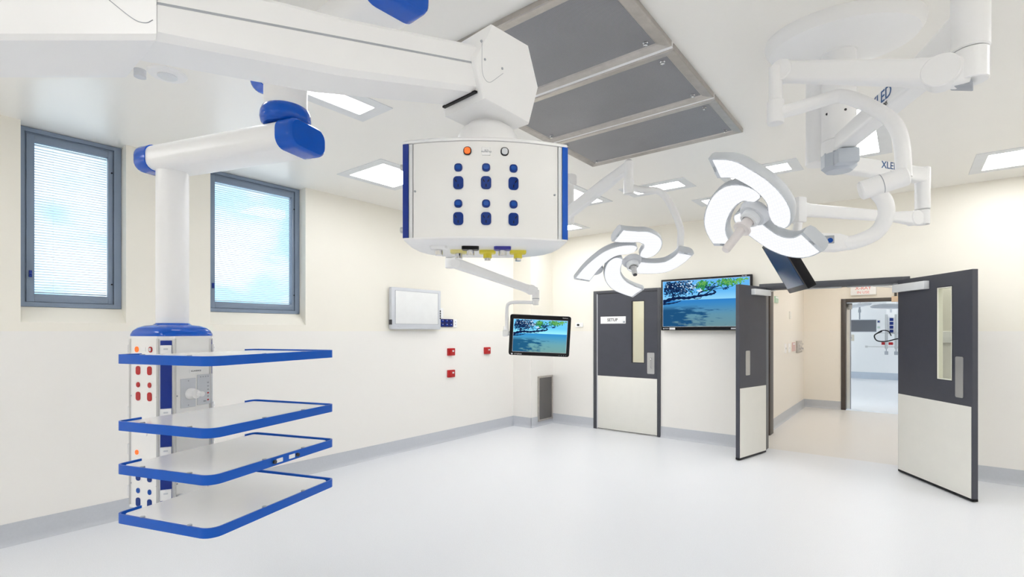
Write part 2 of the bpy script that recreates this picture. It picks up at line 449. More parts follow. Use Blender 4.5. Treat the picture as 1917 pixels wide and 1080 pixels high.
t = tag(MB().box(HX0+.004, HX1-.004, 3.250, 3.275, ZC-.024, ZC+.001).build('trim_2', M_white, None, False, Matrix.Translation((-1.585, 3.262, ZC))), 'white strip between the middle and farthest air panels', 'trim', kind='structure')

# ------------------------------------------------------------------ beach picture for the displays
def emission_nodes(name, builder):
    m = bpy.data.materials.new(name); m.use_nodes = True; nt = m.node_tree; nt.nodes.clear()
    e = nt.nodes.new('ShaderNodeEmission'); o = nt.nodes.new('ShaderNodeOutputMaterial')
    nt.links.new(e.outputs[0], o.inputs['Surface']); builder(nt, e); return m
def sea_builder(k, tint):
    def f(nt, e):
        n = nt.nodes.new; L = nt.links.new
        uv = n('ShaderNodeUVMap'); uv.uv_map = 'UVMap'
        s = n('ShaderNodeSeparateXYZ'); L(uv.outputs[0], s.inputs[0])
        r = n('ShaderNodeValToRGB'); cr = r.color_ramp
        st = [(0, (.16, .30, .34)), (.25, (.13, .31, .42)), (.45, (.06, .27, .55)), (.57, (.03, .23, .62)), (.578, (.30, .70, .98)), (.75, (.13, .50, .96)), (1., (.16, .50, .95))]
        cr.elements[0].position = 0; cr.elements[0].color = st[0][1]+(1,)
        cr.elements[1].position = 1; cr.elements[1].color = st[-1][1]+(1,)
        for p, c in st[1:-1]:
            el = cr.elements.new(p); el.color = c+(1,)
        L(s.outputs['Y'], r.inputs['Fac'])
        mp = n('ShaderNodeMapping'); mp.inputs['Scale'].default_value = (7, 16, 1); L(uv.outputs[0], mp.inputs['Vector'])
        nz = n('ShaderNodeTexNoise'); nz.inputs['Scale'].default_value = 1.; nz.inputs['Detail'].default_value = 4; L(mp.outputs[0], nz.inputs['Vector'])
        # tree shade on the water: strongest low and left
        a = n('ShaderNodeMath'); a.operation = 'MULTIPLY_ADD'; a.inputs[1].default_value = -.55; a.inputs[2].default_value = .30; L(s.outputs['X'], a.inputs[0])
        c = n('ShaderNodeMath'); c.operation = 'ADD'; L(nz.outputs['Fac'], c.inputs[0]); L(a.outputs[0], c.inputs[1])
        g = n('ShaderNodeMapRange'); g.inputs['From Min'].default_value = .52; g.inputs['From Max'].default_value = .66; L(c.outputs[0], g.inputs['Value'])
        lt = n('ShaderNodeMapRange'); lt.inputs['From Min'].default_value = .46; lt.inputs['From Max'].default_value = .36; L(s.outputs['Y'], lt.inputs['Value'])
        mu = n('ShaderNodeMath'); mu.operation = 'MULTIPLY'; L(g.outputs[0], mu.inputs[0]); L(lt.outputs[0], mu.inputs[1])
        mx = n('ShaderNodeMixRGB'); mx.inputs['Color2'].default_value = (.015, .09, .22, 1); L(r.outputs[0], mx.inputs['Color1']); L(mu.outputs[0], mx.inputs['Fac'])
        tn = n('ShaderNodeMixRGB'); tn.blend_type = 'MULTIPLY'; tn.inputs['Fac'].default_value = 1; tn.inputs['Color2'].default_value = tint+(1,); L(mx.outputs[0], tn.inputs['Color1'])
        L(tn.outputs[0], e.inputs['Color']); e.inputs['Strength'].default_value = k
    return f
M_sea = emission_nodes('sea_picture', sea_builder(1.15, (1, 1, 1)))
M_sea2 = emission_nodes('sea_picture_cyan', sea_builder(1.3, (1.1, 1.18, 1.0)))
def flat(c, s=1.2):
    def f(nt, e): e.inputs['Color'].default_value = c+(1,); e.inputs['Strength'].default_value = s
    return f
M_br = emission_nodes('branch_pixels', flat((.006, .018, .07)))
M_lf1 = emission_nodes('shaded_leaf_pixels', flat((.012, .05, .14)))
M_lf2 = emission_nodes('green_leaf_pixels', flat((.04, .26, .08)))
M_lf3 = emission_nodes('light_leaf_pixels', flat((.16, .46, .10)))
M_cl = emission_nodes('cloud_pixels', flat((.62, .80, .97)))

def picture(o, n, up, w, h, parent, name='screen', seed=3, mats=None):
    """picture of a beach under a branch, w by h, centred at o"""
    r, u, n = frame(n, up); o = V(o); rnd = random.Random(seed); bb = MB()
    P = lambda x, y, k: o + r*(x-.5)*w + u*(y-.5)*h + n*(.0004*k)
    bb.m(mats or M_sea)
    q = bb.pts([P(0, 0, 0), P(1, 0, 0), P(1, 1, 0), P(0, 1, 0)]); f0 = bb.face(q)
    uvl = bb.bm.loops.layers.uv.new('UVMap')
    for lp, c in zip(f0.loops, ((0, 0), (1, 0), (1, 1), (0, 1))): lp[uvl].uv = c
    asp = w/h
    def strip(pts, w0, w1, k):
        pts = [V((x, y, 0)) for x, y in pts]; pts = bez(pts, 6); N = len(pts)
        L, R = [], []
        for i, p in enumerate(pts):
            t = pts[min(i+1, N-1)] - pts[max(i-1, 0)]; t = V((t.x*asp, t.y, 0)).normalized()
            ww = w0 + (w1-w0)*i/(N-1); ww *= 1+.25*math.sin(i*1.7)
            L.append((p.x - t.y*ww/asp, p.y + t.x*ww)); R.append((p.x + t.y*ww/asp, p.y - t.x*ww))
        for i in range(N-1):
            bb.poly([P(max(0, min(1, x)), max(0, min(1, y)), k) for x, y in (R[i], R[i+1], L[i+1], L[i])])
    def leaves(cx, cy, sx, sy, cnt, m, k, size):
        bb.m(m)
        for _ in range(cnt):
            x, y = rnd.gauss(cx, sx), rnd.gauss(cy, sy)
            if not (.02 < x < .98 and .6 < y < .98): continue
            a = rnd.uniform(0, PI); s = size*rnd.uniform(.6, 1.3); c, d = math.cos(a)*s, math.sin(a)*s
            pts = [(x-c/asp, y-d), (x+d*.45/asp, y-c*.45), (x+c/asp, y+d), (x-d*.45/asp, y+c*.45)]
            bb.poly([P(max(.003, min(.997, X)), max(.003, min(.997, Y)), k) for X, Y in pts])
    leaves(.32, .88, .07, .06, 40, M_cl, .5, .05)
    bb.m(M_br)
    strip([(0, .545), (.1, .60), (.2, .625), (.3, .615), (.4, .64), (.52, .665), (.60, .685), (.63, .72), (.60, .76)], .038, .014, 1)
    strip([(0, .50), (.1, .51), (.18, .535), (.23, .565)], .018, .006, 1)
    strip([(.43, .655), (.45, .72), (.52, .76), (.58, .79), (.66, .84), (.74, .89), (.84, .93)], .016, .008, 1)
    strip([(.50, .665), (.56, .73), (.60, .79), (.60, .86), (.68, .95)], .012, .006, 1)
    strip([(.36, .635), (.40, .59), (.46, .60), (.47, .63)], .008, .004, 1)
    strip([(.12, .61), (.13, .70), (.10, .80), (.15, .92)], .022, .01, 1)
    strip([(.15, .68), (.25, .74), (.35, .80), (.44, .92)], .010, .005, 1)
    strip([(.62, .78), (.72, .80), (.82, .82)], .006, .003, 1)
    leaves(.13, .86, .085, .085, 420, M_lf1, 2, .032); leaves(.28, .80, .07, .07, 110, M_lf1, 2, .026)
    leaves(.10, .85, .09, .09, 60, M_br, 2.3, .04); leaves(.2, .9, .1, .05, 18, M_cl, 2.6, .02)
    leaves(.50, .88, .04, .05, 130, M_lf2, 2, .03); leaves(.58, .80, .03, .04, 26, M_lf1, 2.2, .03)
    leaves(.76, .91, .06, .04, 170, M_lf2, 2, .027); leaves(.80, .92, .07, .03, 80, M_lf3, 2.3, .022)
    leaves(.75, .79, .02, .02, 8, M_lf1, 2, .035); leaves(.92, .95, .03, .02, 14, M_lf3, 2.3, .03); leaves(.5, .9, .03, .03, 12, M_lf3, 2.3, .03)
    return bb.build(name, None, parent, False)

# large wall display
TX0, TX1, TZ0, TZ1, TY = -2.708, -1.530, 1.513, 2.218, 6.775
t = thing('wall_display', 'large black-edged wall screen showing a beach beneath a branch, between the doors', 'screen', ((TX0+TX1)/2, YB, TZ0))
bb = MB(); bb.box(TX0, TX1, TY, TY+.05, TZ0, TZ1, .006); bb.build('bezel', M_black, t)
bb = MB(); bb.box(TX0+.2, TX1-.2, TY+.05, YB, TZ0+.15, TZ1-.15, .004); bb.build('wall_mount', M_black, t)
picture((-2.119, TY-.001, (TZ0+.052+TZ1-.028)/2), (0, -1, 0), V((0, 0, 1)), TX1-TX0-.056, TZ1-TZ0-.08, t, 'screen', 3)
bb = MB()
for a in ((TX0+.026, TX1-.026, TZ1-.029, TZ1-.026), (TX0+.026, TX1-.026, TZ0+.048, TZ0+.052), (TX0+.024, TX0+.028, TZ0+.048, TZ1-.026), (TX1-.028, TX1-.024, TZ0+.048, TZ1-.026)):
    bb.box(a[0], a[1], TY-.002, TY+.001, a[2], a[3])
bb.build('screen_edge', M_lgrey, t, False)
bb = MB(); bb.box(TX0+.12, TX0+.20, TY-.0012, TY+.001, TZ0+.008, TZ0+.036); tag(bb.build('sticker', M_white, t, False), 'small white sticker on the lower edge')
bb = MB(); bb.box(TX0+.03, TX0+.045, TY-.001, TY+.001, TZ0+.016, TZ0+.030); bb.build('emblem', M_wink, t, False)
text_mesh('lettering', 'STERIS', (TX0+.081, TY-.0006, TZ0+.023), (0, -1, 0), .021, M_wink, t)
text_mesh('lettering', 'HD 1080', (TX1-.09, TY-.0006, TZ1-.014), (0, -1, 0), .016, M_wink, t)
bb = MB(); bb.box(TX1-.25, TX1-.19, TY-.001, TY+.001, TZ0+.014, TZ0+.032); bb.build('badge', M_wink, t, False)

# ------------------------------------------------------------------ setup door
def vision(bb_parent, o, r, n, x0, x1, z0, z1, th):
    pass
d1 = thing('door_1', 'closed dark grey and cream door with the SETUP sign', 'door', ((D1[0]+D1[1])/2, YB, 0)); d1['kind'] = 'structure'
bb = MB(); fx0, fx1 = D1[0], D1[1]
bb.box(fx0, fx0+.055, YB-.018, YB+.12, 0, 2.118, .003); bb.box(fx1-.045, fx1, YB-.018, YB+.12, 0, 2.118, .003); bb.box(fx0+.055, fx1-.045, YB-.018, YB+.12, 2.074, 2.118, .003)
bb.build('door_frame', M_frame, d1)
bb = MB(); bb.box(fx0+.056, fx0+.068, YB-.012, YB+.0, .01, 2.07); tag(bb.build('seal_strip', M_lgrey, d1, False), 'pale seal strip along the hinge side')
lx0, lx1 = fx0+.07, fx1-.049
gx0, gx1, gz0, gz1 = -3.182, -2.982, 1.036, 1.945
bb = MB()
for a in ((lx0, gx0, .012, 2.07), (gx1, lx1, .012, 2.07), (gx0, gx1, .012, gz0), (gx0, gx1, gz1, 2.07)): bb.box(a[0], a[1], YB-.008, YB+.04, a[2], a[3])
leaf = bb.build('door_leaf', M_dgrey, d1, False)
bb = MB(); bb.box(lx0+.001, lx1-.001, YB-.0115, YB-.007, .018, .82, .0008); tag(bb.build('kick_panel', M_offw, leaf), 'cream lower panel')
bb = MB(); bb.box(gx0, gx1, YB+.012, YB+.018, gz0, gz1); bb.build('vision_glass', M_vglass, leaf, False)
bb = MB()
for a in ((gx0, gx0+.008, gz0, gz1), (gx1-.008, gx1, gz0, gz1), (gx0+.008, gx1-.008, gz0, gz0+.008), (gx0+.008, gx1-.008, gz1-.008, gz1)): bb.box(a[0], a[1], YB-.009, YB+.012, a[2], a[3])
bb.build('glazing_bead', M_black, leaf, False)
bb = MB(); bb.prism(rrect(.108, .305, .012), (-2.886, YB-.008, 1.04), (0, -1, 0), .003); hp = bb.build('handle_plate', M_alu, leaf)
bb = MB(); bb.tube(bez([(-2.875, YB-.011, 1.115), (-2.875, YB-.045, 1.10), (-2.875, YB-.05, 1.04), (-2.875, YB-.045, .985), (-2.875, YB-.011, .97)], 6), .009, 10); bb.cyl((-2.90, YB-.011, 1.0), (-2.90, YB-.016, 1.0), .012, 14)
bb.build('pull_handle', M_chrome, hp)
s = thing('door_sign', 'white SETUP sign on the dark door', 'sign', (-3.482, YB-.009, 1.62))
bb = MB(); bb.box(-3.69, -3.274, YB-.012, YB-.008, 1.615, 1.722, .001); sp = bb.build('plate', M_white, s)
text_mesh('lettering', 'SETUP', (-3.49, YB-.0124, 1.67), (0, -1, 0), .062, M_ink2, s, bold=.0012)
bb = MB(); bb.box(-3.317, -3.285, YB-.0128, YB-.0119, 1.625, 1.652); bb.build('emblem', M_mgrey, s, False)

# ------------------------------------------------------------------ double doors, one and a half leaves
tr = MB(); x0, x1 = D2
tr.box(x0, x0+.06, YB-.02, YB+.22, 0, 2.09, .003); tr.box(x1-.06, x1, YB-.02, YB+.22, 0, 2.09, .003); tr.box(x0+.06, x1-.06, YB-.02, YB+.22, 2.02, 2.09, .003)
o = structure(tr, 'trim_3', M_frame, 'charcoal frame of the double doorway', 'door frame', True)
tr = MB(); tr.box(-1.0, -.6, YB+.06, YB+.10, 2.005, 2.0205, .002); tr.box(-.55, -.12, YB+.06, YB+.10, 2.005, 2.0205, .002)
structure(tr, 'trim_4', M_lgrey, 'pale track strips under the head of the double doorway', 'trim', True)

def swing_leaf(name, label, hinge, free, glass, plate, closer, nsign):
    """leaf standing open; local x runs from hinge to free edge, the seen face has normal -y*nsign"""
    h, f = V((hinge[0], hinge[1], 0)), V((free[0], free[1], 0)); w = (f-h).length; ax = (f-h).normalized()
    root = thing(name, label, 'door', (h.x, h.y, 0), math.atan2(ax.y, ax.x)); root['kind'] = 'structure'
    Mx = WM[root.name]; th = .044; zt = 2.045
    def lb(mb, x0, x1, y0, y1, z0, z1, bev=0.):
        mb.obox(Mx @ V(((x0+x1)/2, (y0+y1)/2, (z0+z1)/2)), ax, Mx.to_3x3() @ V((0, 1, 0)), V((0, 0, 1)), x1-x0, abs(y1-y0), z1-z0, bev)
    bb = MB()
    if glass:
        a0, a1, c0, c1 = glass
        for q in ((0, a0, .012, zt), (a1, w, .012, zt), (a0, a1, .012, c0), (a0, a1, c1, zt)): lb(bb, q[0], q[1], -th/2, th/2, q[2], q[3])
    else: lb(bb, 0, w, -th/2, th/2, .012, zt, .002)
    leaf = bb.build('door_leaf', M_dgrey, root, False)
    for sgn in (-1, 1):
        bb = MB(); lb(bb, .006, w-.012, sgn*(th/2), sgn*(th/2+.003), .03, .835); tag(bb.build('kick_panel', M_offw, leaf), 'cream lower panel')
    bb = MB(); lb(bb, .0, w, -th/2-.001, th/2+.001, .008, .03); bb.build('bottom_seal', M_black, leaf, False)
    if glass:
        bb = MB(); lb(bb, a0, a1, nsign*th*.36-.002, nsign*th*.36+.002, c0, c1); bb.build('vision_glass', M_vglass, leaf, False)
        bb = MB()
        for q in ((a0, a0+.008, c0, c1), (a1-.008, a1, c0, c1), (a0+.008, a1-.008, c0, c0+.008), (a0+.008, a1-.008, c1-.008, c1)): lb(bb, q[0], q[1], -th/2-.001, th/2+.001, q[2], q[3])
        tag(bb.build('glazing_bead', M_offw, leaf, False), 'cream lining of the glass slit')
        bb = MB()
        for q in ((a0-.006, a0, c0-.006, c1+.006), (a1, a1+.006, c0-.006, c1+.006), (a0, a1, c0-.006, c0), (a0, a1, c1, c1+.006)): lb(bb, q[0], q[1], min(nsign*th*.5, nsign*(th*.5+.0015)), max(nsign*th*.5, nsign*(th*.5+.0015)), q[2], q[3])
        bb.build('gasket', M_black, leaf, False)
    y0 = nsign*th/2
    bb = MB(); bb.prism(rrect(plate[1]-plate[0], plate[3]-plate[2], .015), Mx @ V(((plate[0]+plate[1])/2, y0, (plate[2]+plate[3])/2)), Mx.to_3x3() @ V((0, nsign, 0)), .003)
    bb.build('push_plate', M_alu, leaf)
    bb = MB(); a0, a1, c0, c1 = closer; lb(bb, a0, a1, min(y0, y0+nsign*.05), max(y0, y0+nsign*.05), c0, c1, .004); cl = bb.build('door_closer', M_grille, leaf)
    return root, Mx, cl
HL, FL = (-1.394, 6.79), (-1.548, 6.165)
HR, FR = (-.062, 6.76), (.463, 5.937)
r2, m2, c2 = swing_leaf('door_2', 'narrow dark grey and cream leaf open on the left of the double doorway', HL, FL, None, (.40, .50, .98, 1.27), (-.03, .37, 1.935, 2.005), 1)
r3, m3, c3 = swing_leaf('door_3', 'wide dark grey and cream leaf with a glass slit open on the right of the double doorway', HR, FR, (.56, .745, 1.045, 1.915), (.785, .875, .90, 1.27), (-.02, .46, 1.915, 1.995), -1)
bb = MB(); q = m2 @ V((.0, .047, 1.985)); bb.beam([(q, .03, .012), (V((-1.28, YB-.03, 2.0)), .03, .012)]); bb.build('closer_arm', M_alu, c2)
bb = MB(); q = m3 @ V((.0, -.047, 1.97)); bb.beam([(q, .03, .012), (V((-.30, YB-.03, 2.0)), .03, .012)]); bb.build('closer_arm', M_alu, c3)

# ------------------------------------------------------------------ corridor and the rooms beyond
CXL, CY1 = -1.62, 11.4
bb = MB(); bb.box(CXL-.12, 1.4, YB+.2, CY1, -.1, 0); structure(bb, 'floor_corridor', mat('corridor_vinyl', (.70, .68, .66), .35, var=.03, scale=120.), 'beige-grey vinyl floor of the corridor', 'floor')
bb = MB(); bb.box(CXL-.12, 1.4, YB+.2, CY1, 2.8, 2.9); structure(bb, 'ceiling_corridor', M_ceil, 'corridor ceiling', 'ceiling')
bb = MB(); bb.box(CXL-.12, CXL, YB+.2, CY1, 0, 2.8); structure(bb, 'wall_corridor_left', M_cwall, 'cream corridor wall with outlets on the left', 'wall')
bb = MB(); bb.box(1.3, 1.4, YB+.2, CY1, 0, 2.8); structure(bb, 'wall_corridor_right', M_cwall, 'corridor wall hidden behind the open door leaf', 'wall')
F0, F1 = -1.0, 1.0
bb = MB(); bb.box(CXL-.12, F0+.03, CY1, CY1+.15, 0, 2.8); bb.box(F0+.03, F1-.03, CY1, CY1+.15, 2.08, 2.8); bb.box(F1-.03, 1.4, CY1, CY1+.15, 0, 2.8)
structure(bb, 'wall_corridor_end', M_cwall, 'cream wall at the end of the corridor with the second doorway', 'wall')
skirting('baseboard_corridor_left', (CXL, 8.16, 0), (CXL, CY1, 0), (1, 0, 0), 'grey skirting along the corridor wall')
skirting('baseboard_corridor_end', (CXL, CY1, 0), (F0, CY1, 0), (0, -1, 0), 'grey skirting at the end of the corridor')
bb = MB(); bb.box(F0, F0+.075, CY1-.02, CY1+.17, 0, 2.115, .003); bb.box(F1-.075, F1, CY1-.02, CY1+.17, 0, 2.115, .003); bb.box(F0+.075, F1-.075, CY1-.02, CY1+.17, 2.05, 2.115, .003)
structure(bb, 'trim_5', M_brown, 'bronze frame of the second doorway', 'door frame', True)
d5 = thing('door_5', 'pale edge of the sliding door in the second doorway', 'door', (F0+.1, CY1+.2, 0)); d5['kind'] = 'structure'
bb = MB(); bb.box(F0+.03, F0+.125, CY1+.175, CY1+.225, .01, 2.04, .003); bb.build('door_leaf', M_offw, d5)
bb = MB(); bb.box(F0+.128, F0+.145, CY1+.19, CY1+.21, .0, 2.0); bb.build('edge_seal', M_mgrey, d5, False)
bb = MB(); bb.box(F0+.09, F0+.165, CY1+.15, CY1+.174, 1.92, 2.04, .004); bb.build('roller_bracket', M_alu, d5)
# side door of the corridor
d4 = thing('door_4', 'dark bronze side door in the corridor just inside the double doorway', 'door', (CXL, 7.6, 0)); d4['kind'] = 'structure'
bb = MB(); bb.box(CXL, CXL+.07, 7.92, 8.155, 0, 2.09, .003); bb.box(CXL, CXL+.07, 7.07, 7.92, 2.05, 2.09, .003); bb.build('door_frame', M_brown, d4)
bb = MB(); bb.box(CXL, CXL+.05, 7.07, 7.915, .012, 2.045); lf = bb.build('door_leaf', M_brown, d4, False)
bb = MB(); bb.box(CXL+.05, CXL+.053, 7.08, 7.905, .03, .86); tag(bb.build('kick_panel', M_offw, lf, False), 'cream lower panel')
# setup room glimpsed through the door glass
bb = MB(); bb.box(-5.0, CXL-.12, 8.8, 8.9, 0, 2.8); structure(bb, 'wall_setup_room', M_wall, 'cream wall seen through the setup door glass', 'wall')
bb = MB(); bb.box(-5.1, -5.0, YB+.2, 8.9, 0, 2.8); structure(bb, 'wall_setup_side', M_wall, 'side wall of the setup room', 'wall')
bb = MB(); bb.box(-5.1, CXL-.12, YB+.2, 8.9, -.1, 0); structure(bb, 'floor_setup_room', M_floor, 'floor of the setup room', 'floor')
bb = MB(); bb.box(-5.1, CXL-.12, YB+.2, 8.9, 2.8, 2.9); structure(bb, 'ceiling_setup_room', M_ceil, 'ceiling of the setup room', 'ceiling')
troffer(-3.8, -2.4, 7.6, 8.3, 'recessed ceiling light inside the setup room', 2.8, M_lamp, .07)
troffer(-1.0, .2, 7.6, 8.2, 'recessed corridor light just past the double doorway', 2.8, M_lamp_warm, .07)
troffer(-1.0, .2, 9.7, 10.3, 'recessed corridor light near the second doorway', 2.8, M_lamp_warm, .07)
# far theatre
FY = 19.3
bb = MB(); bb.box(-4.5, 3.5, CY1+.15, FY, -.1, 0); structure(bb, 'floor_far_room', mat('far_vinyl', (.74, .755, .79), .3, var=.02, scale=100.), 'bright floor of the far theatre', 'floor')
bb = MB(); bb.box(-4.5, 3.5, CY1+.15, FY, 3.0, 3.1); structure(bb, 'ceiling_far_room', M_ceil, 'ceiling of the far theatre', 'ceiling')
bb = MB(); bb.box(-4.6, 3.6, FY, FY+.1, 0, 3.1); structure(bb, 'wall_far_room', M_far, 'white end wall of the far theatre', 'wall')
bb = MB(); bb.box(-4.6, -4.5, CY1+.15, FY, 0, 3.1); structure(bb, 'wall_far_room_left', M_far, 'left wall of the far theatre', 'wall')
bb = MB(); bb.box(3.5, 3.6, CY1+.15, FY, 0, 3.1); structure(bb, 'wall_far_room_right', M_far, 'right wall of the far theatre', 'wall')
skirting('baseboard_far_room', (-4.5, FY, 0), (3.5, FY, 0), (0, -1, 0), 'blue-grey skirting at the end of the far theatre', .21, m=mat('far_skirting', (.50, .56, .64), .5))
for x0, y0 in ((-2.2, 12.4), (.4, 12.4), (-2.2, 17.2), (.4, 17.2)):
    troffer(x0, x0+1.2, y0, y0+.6, 'recessed ceiling light of the far theatre', 3.0, M_lamp_far, .06)

# far room contents
c = V((-.317, 15.07, 2.05))
t = thing('surgical_lamp', 'round white surgical lamp seen through the second doorway', 'surgical lamp', (c.x, c.y, 3.0))
bb = MB(); bb.lathe(c, [(.36, 0), (.40, .015), (.41, .04), (.36, .08), (.15, .11), (0, .11)], V((.04, -.06, 1))); bb.build('housing', M_mgrey, t)
bb = MB(); bb.lathe(c+V((0, 0, -.002)), [(.355, .003), (.355, -.006), (.12, -.006), (.12, .003)], V((.04, -.06, 1))); bb.build('lens', M_led, t)
bb = MB(); bb.lathe(c+V((0, 0, -.002)), [(.10, .003), (.10, -.012), (.07, -.02), (0, -.02)], V((.04, -.06, 1))); bb.build('centre_cap', M_grille, t)
bb = MB(); bb.cyl(c+V((0, 0, -.02)), c+V((0, 0, -.10)), .02, 12); bb.build('handle', M_lgrey, t)
bb = MB(); bb.tube(bez([c+V((.36, 0, .08)), c+V((.48, .05, .2)), c+V((.2, .1, .42)), c+V((0, .1, .5)), c+V((0, .1, .95))], 6), .03, 10); bb.build('arm', M_white, t)
c = V((-.966, 15.83, 1.64))
t = thing('hanging_monitor', 'grey blank monitor hanging in the far theatre', 'monitor', (c.x, c.y, 3.0))
fd = V((.30, -.95, 0))
r_, u_, n_ = frame(fd)
bb = MB(); bb.obox(c, r_, u_, n_, .70, .335, .04, .006); bb.build('monitor_case', M_lgrey, t)
bb = MB(); bb.obox(c+n_*.021, r_, u_, n_, .68, .30, .002); bb.build('screen', mat('blank_screen', (.12, .12, .135), .3), t)
bb = MB(); bb.cyl(c+V((-.02, .05, .15)), c+V((-.02, .05, .35)), .014, 10); bb.cyl(c+V((-.02, .05, .35)), c+V((-.02, .05, .43)), .03, 12); bb.cyl(c+V((-.02, .05, .43)), c+V((-.02, .05, 1.359)), .02, 10); bb.build('drop_tube', M_mgrey, t)
t = thing('flat_lamp_head', 'flat pale lamp head above the hanging monitor in the far theatre', 'surgical lamp', (-.75, 15.2, 3.0))
bb = MB(); bb.lathe((-.98, 15.35, 2.12), [(.0, 0), (.26, 0), (.3, .03), (.22, .07), (0, .08)], V((-.15, -.1, 1))); bb.build('housing', M_lgrey, t)
bb = MB(); bb.tube(bez([(-.98, 15.35, 2.19), (-.95, 15.35, 2.3), (-.8, 15.25, 2.4), (-.75, 15.2, 2.6), (-.75, 15.2, 2.999)], 5), .03, 10); bb.build('arm', M_white, t)
# equipment stand
q = V((-.42, 18.6, 0))
t = thing('gas_service_column', 'white service column with blue panels and posts in the far theatre', 'service column', (q.x, q.y, 3.0))
bb = MB(); bb.box(-.50, -.26, 18.72, 19.0, 1.42, 3.0, .01); bb.build('column_body', M_white, t)
for k in range(4):
    bb = MB(); bb.box(-.425, -.335, 18.71, 18.722, 1.46+k*.115, 1.55+k*.115, .004); tag(bb.build('blue_panel', M_navy, t), 'blue outlet panel')
for x in (-.50, -.27):
    bb = MB(); bb.cyl((x, 18.62, .98), (x, 18.62, 1.46), .035, 12); bb.cyl((x, 18.62, 1.46), (x, 18.62, 2.0), .03, 12); bb.build('post', M_alu, t)
    bb = MB(); bb.cyl((x, 18.62, .80), (x, 18.62, .90), .045, 12); bb.cyl((x, 18.62, .9), (x, 18.62, .98), .012, 8); bb.build('foot', M_mgrey, t)
bb = MB(); bb.box(-.68, .1, 18.60, 18.72, 1.44, 1.455, .003); bb.box(-1.0, .3, 18.68, 18.70, 1.02, 1.04); bb.box(-1.02, -.96, 18.66, 18.71, 1.0, 1.06); bb.build('rail', M_alu, t)
bb = MB(); bb.tube(bez([(-.6, 18.55, 1.5), (-.78, 18.5, 1.38), (-.72, 18.5, 1.22), (-.5, 18.5, 1.2), (-.2, 18.52, 1.28), (.0, 18.5, 1.18), (.1, 18.5, 1.2)], 6), .017, 8); bb.tube(bez([(-.75, 18.5, 1.42), (-.6, 18.5, 1.52), (-.45, 18.5, 1.5), (-.38, 18.5, 1.36)], 6), .014, 8); bb.build('cable_loop', M_black, t)
def plate_thing(name, label, cat, o, n, w, h, m, parts=(), group=None, th=.012, r=.006):
    """a small wall plate; parts: (name, dx, dy, w, h, material, radius, depth)"""
    t = thing(name, label, cat, o, 0, group)
    bb = MB(); bb.prism(rrect(w, h, r), V(o)-V(n)*.003, n, th+.003, bev=min(.003, th*.3)); bb.build('plate', m, t)
    rr, uu, nn = frame(n)
    for nm, dx, dy, pw, ph, pm, pr, dp in parts:
        bb = MB(); bb.prism(rrect(pw, ph, pr, 4), V(o)+rr*dx+uu*dy+nn*th*.98, n, dp); bb.build(nm, pm, t)
    return t
NB = (0, -1, 0); NLx = (1, 0, 0)
plate_thing('red_outlet', 'left red outlet on the far theatre wall', 'outlet', (-.575, FY, 1.12), NB, .13, .08, M_red, (('socket_hole', -.04, 0, .03, .02, M_dred, .004, .004), ('socket_hole', .05, 0, .03, .02, M_dred, .004, .004)), 'red outlets in the far theatre')
plate_thing('red_outlet', 'right red outlet on the far theatre wall', 'outlet', (-.41, FY, 1.12), NB, .11, .08, M_red, (('socket_hole', -.04, 0, .03, .02, M_dred, .004, .004), ('socket_hole', .05, 0, .03, .02, M_dred, .004, .004)), 'red outlets in the far theatre')
plate_thing('wall_switch', 'beige switch on the far theatre wall below the blank monitor', 'switch', (-1.42, FY, 1.29), NB, .16, .2, mat('beige_plastic', (.62, .58, .5), .4), (('rocker', 0, 0, .03, .05, M_mgrey, .006, .006),))
plate_thing('wall_socket', 'tiny dark socket on the far theatre wall, upper of two by the gas rail', 'socket', (-.71, FY, 1.80), NB, .07, .08, M_mgrey, (('insert', 0, 0, .04, .04, M_navy, .01, .005),))
plate_thing('wall_socket', 'tiny green-grey socket on the far theatre wall, lower of two by the gas rail', 'socket', (-.71, FY, 1.62), NB, .07, .07, M_lgrey, (('insert', 0, 0, .04, .04, M_green, .01, .005),))

# x-ray sign and other corridor fittings
t = thing('warning_sign', 'white X-RAY IN USE lightbox above the second doorway', 'sign', (-.65, CY1, 2.17))
bb = MB(); bb.box(-.845, -.45, CY1-.07, CY1, 2.175, 2.375, .008); bb.build('lightbox', M_white, t)
text_mesh('lettering', 'X-RAY', (-.65, CY1-.0705, 2.30), NB, .085, M_inkr, t, bold=.001)
text_mesh('lettering', 'IN USE', (-.65, CY1-.0705, 2.222), NB, .065, M_inkr, t, bold=.0005)
t = thing('door_operator', 'beige door operator bracket hanging at the head of the second doorway', 'door operator', (-.16, CY1, 2.1))
bb = MB(); bb.box(-.19, -.155, CY1-.045, CY1-.0, 2.14, 2.44, .003); bb.build('upright', M_brown, t)
bb = MB(); bb.box(-.23, -.12, CY1-.08, CY1-.022, 2.03, 2.13, .004); bb.build('motor_box', mat('tan_plastic', (.62, .47, .33), .45), t)
plate_thing('exit_plate', 'small pale green plate high on the corridor wall', 'plate', (CXL, 8.68, 1.995), NLx, .22, .10, M_green, (('white_band', 0, .03, .2, .02, M_white, .004, .002),), th=.02)
plate_thing('room_sensor', 'small cream sensor on the corridor wall', 'sensor', (CXL, 9.85, 1.78), NLx, .08, .13, M_offw, (('slot', 0, -.02, .04, .01, M_lgrey, .003, .002),), th=.02)
plate_thing('wall_outlet', 'white outlet farthest left in the row on the corridor wall', 'outlet', (CXL, 9.45, 1.21), NLx, .13, .16, M_white, (('socket_hole', .02, .0, .03, .03, M_mgrey, .01, .003),), 'row of outlets on the corridor wall')
plate_thing('wall_outlet', 'white outlet second in the row on the corridor wall', 'outlet', (CXL, 9.80, 1.21), NLx, .16, .16, M_white, (('socket_hole', 0, 0, .02, .03, M_lgrey, .008, .003),), 'row of outlets on the corridor wall')
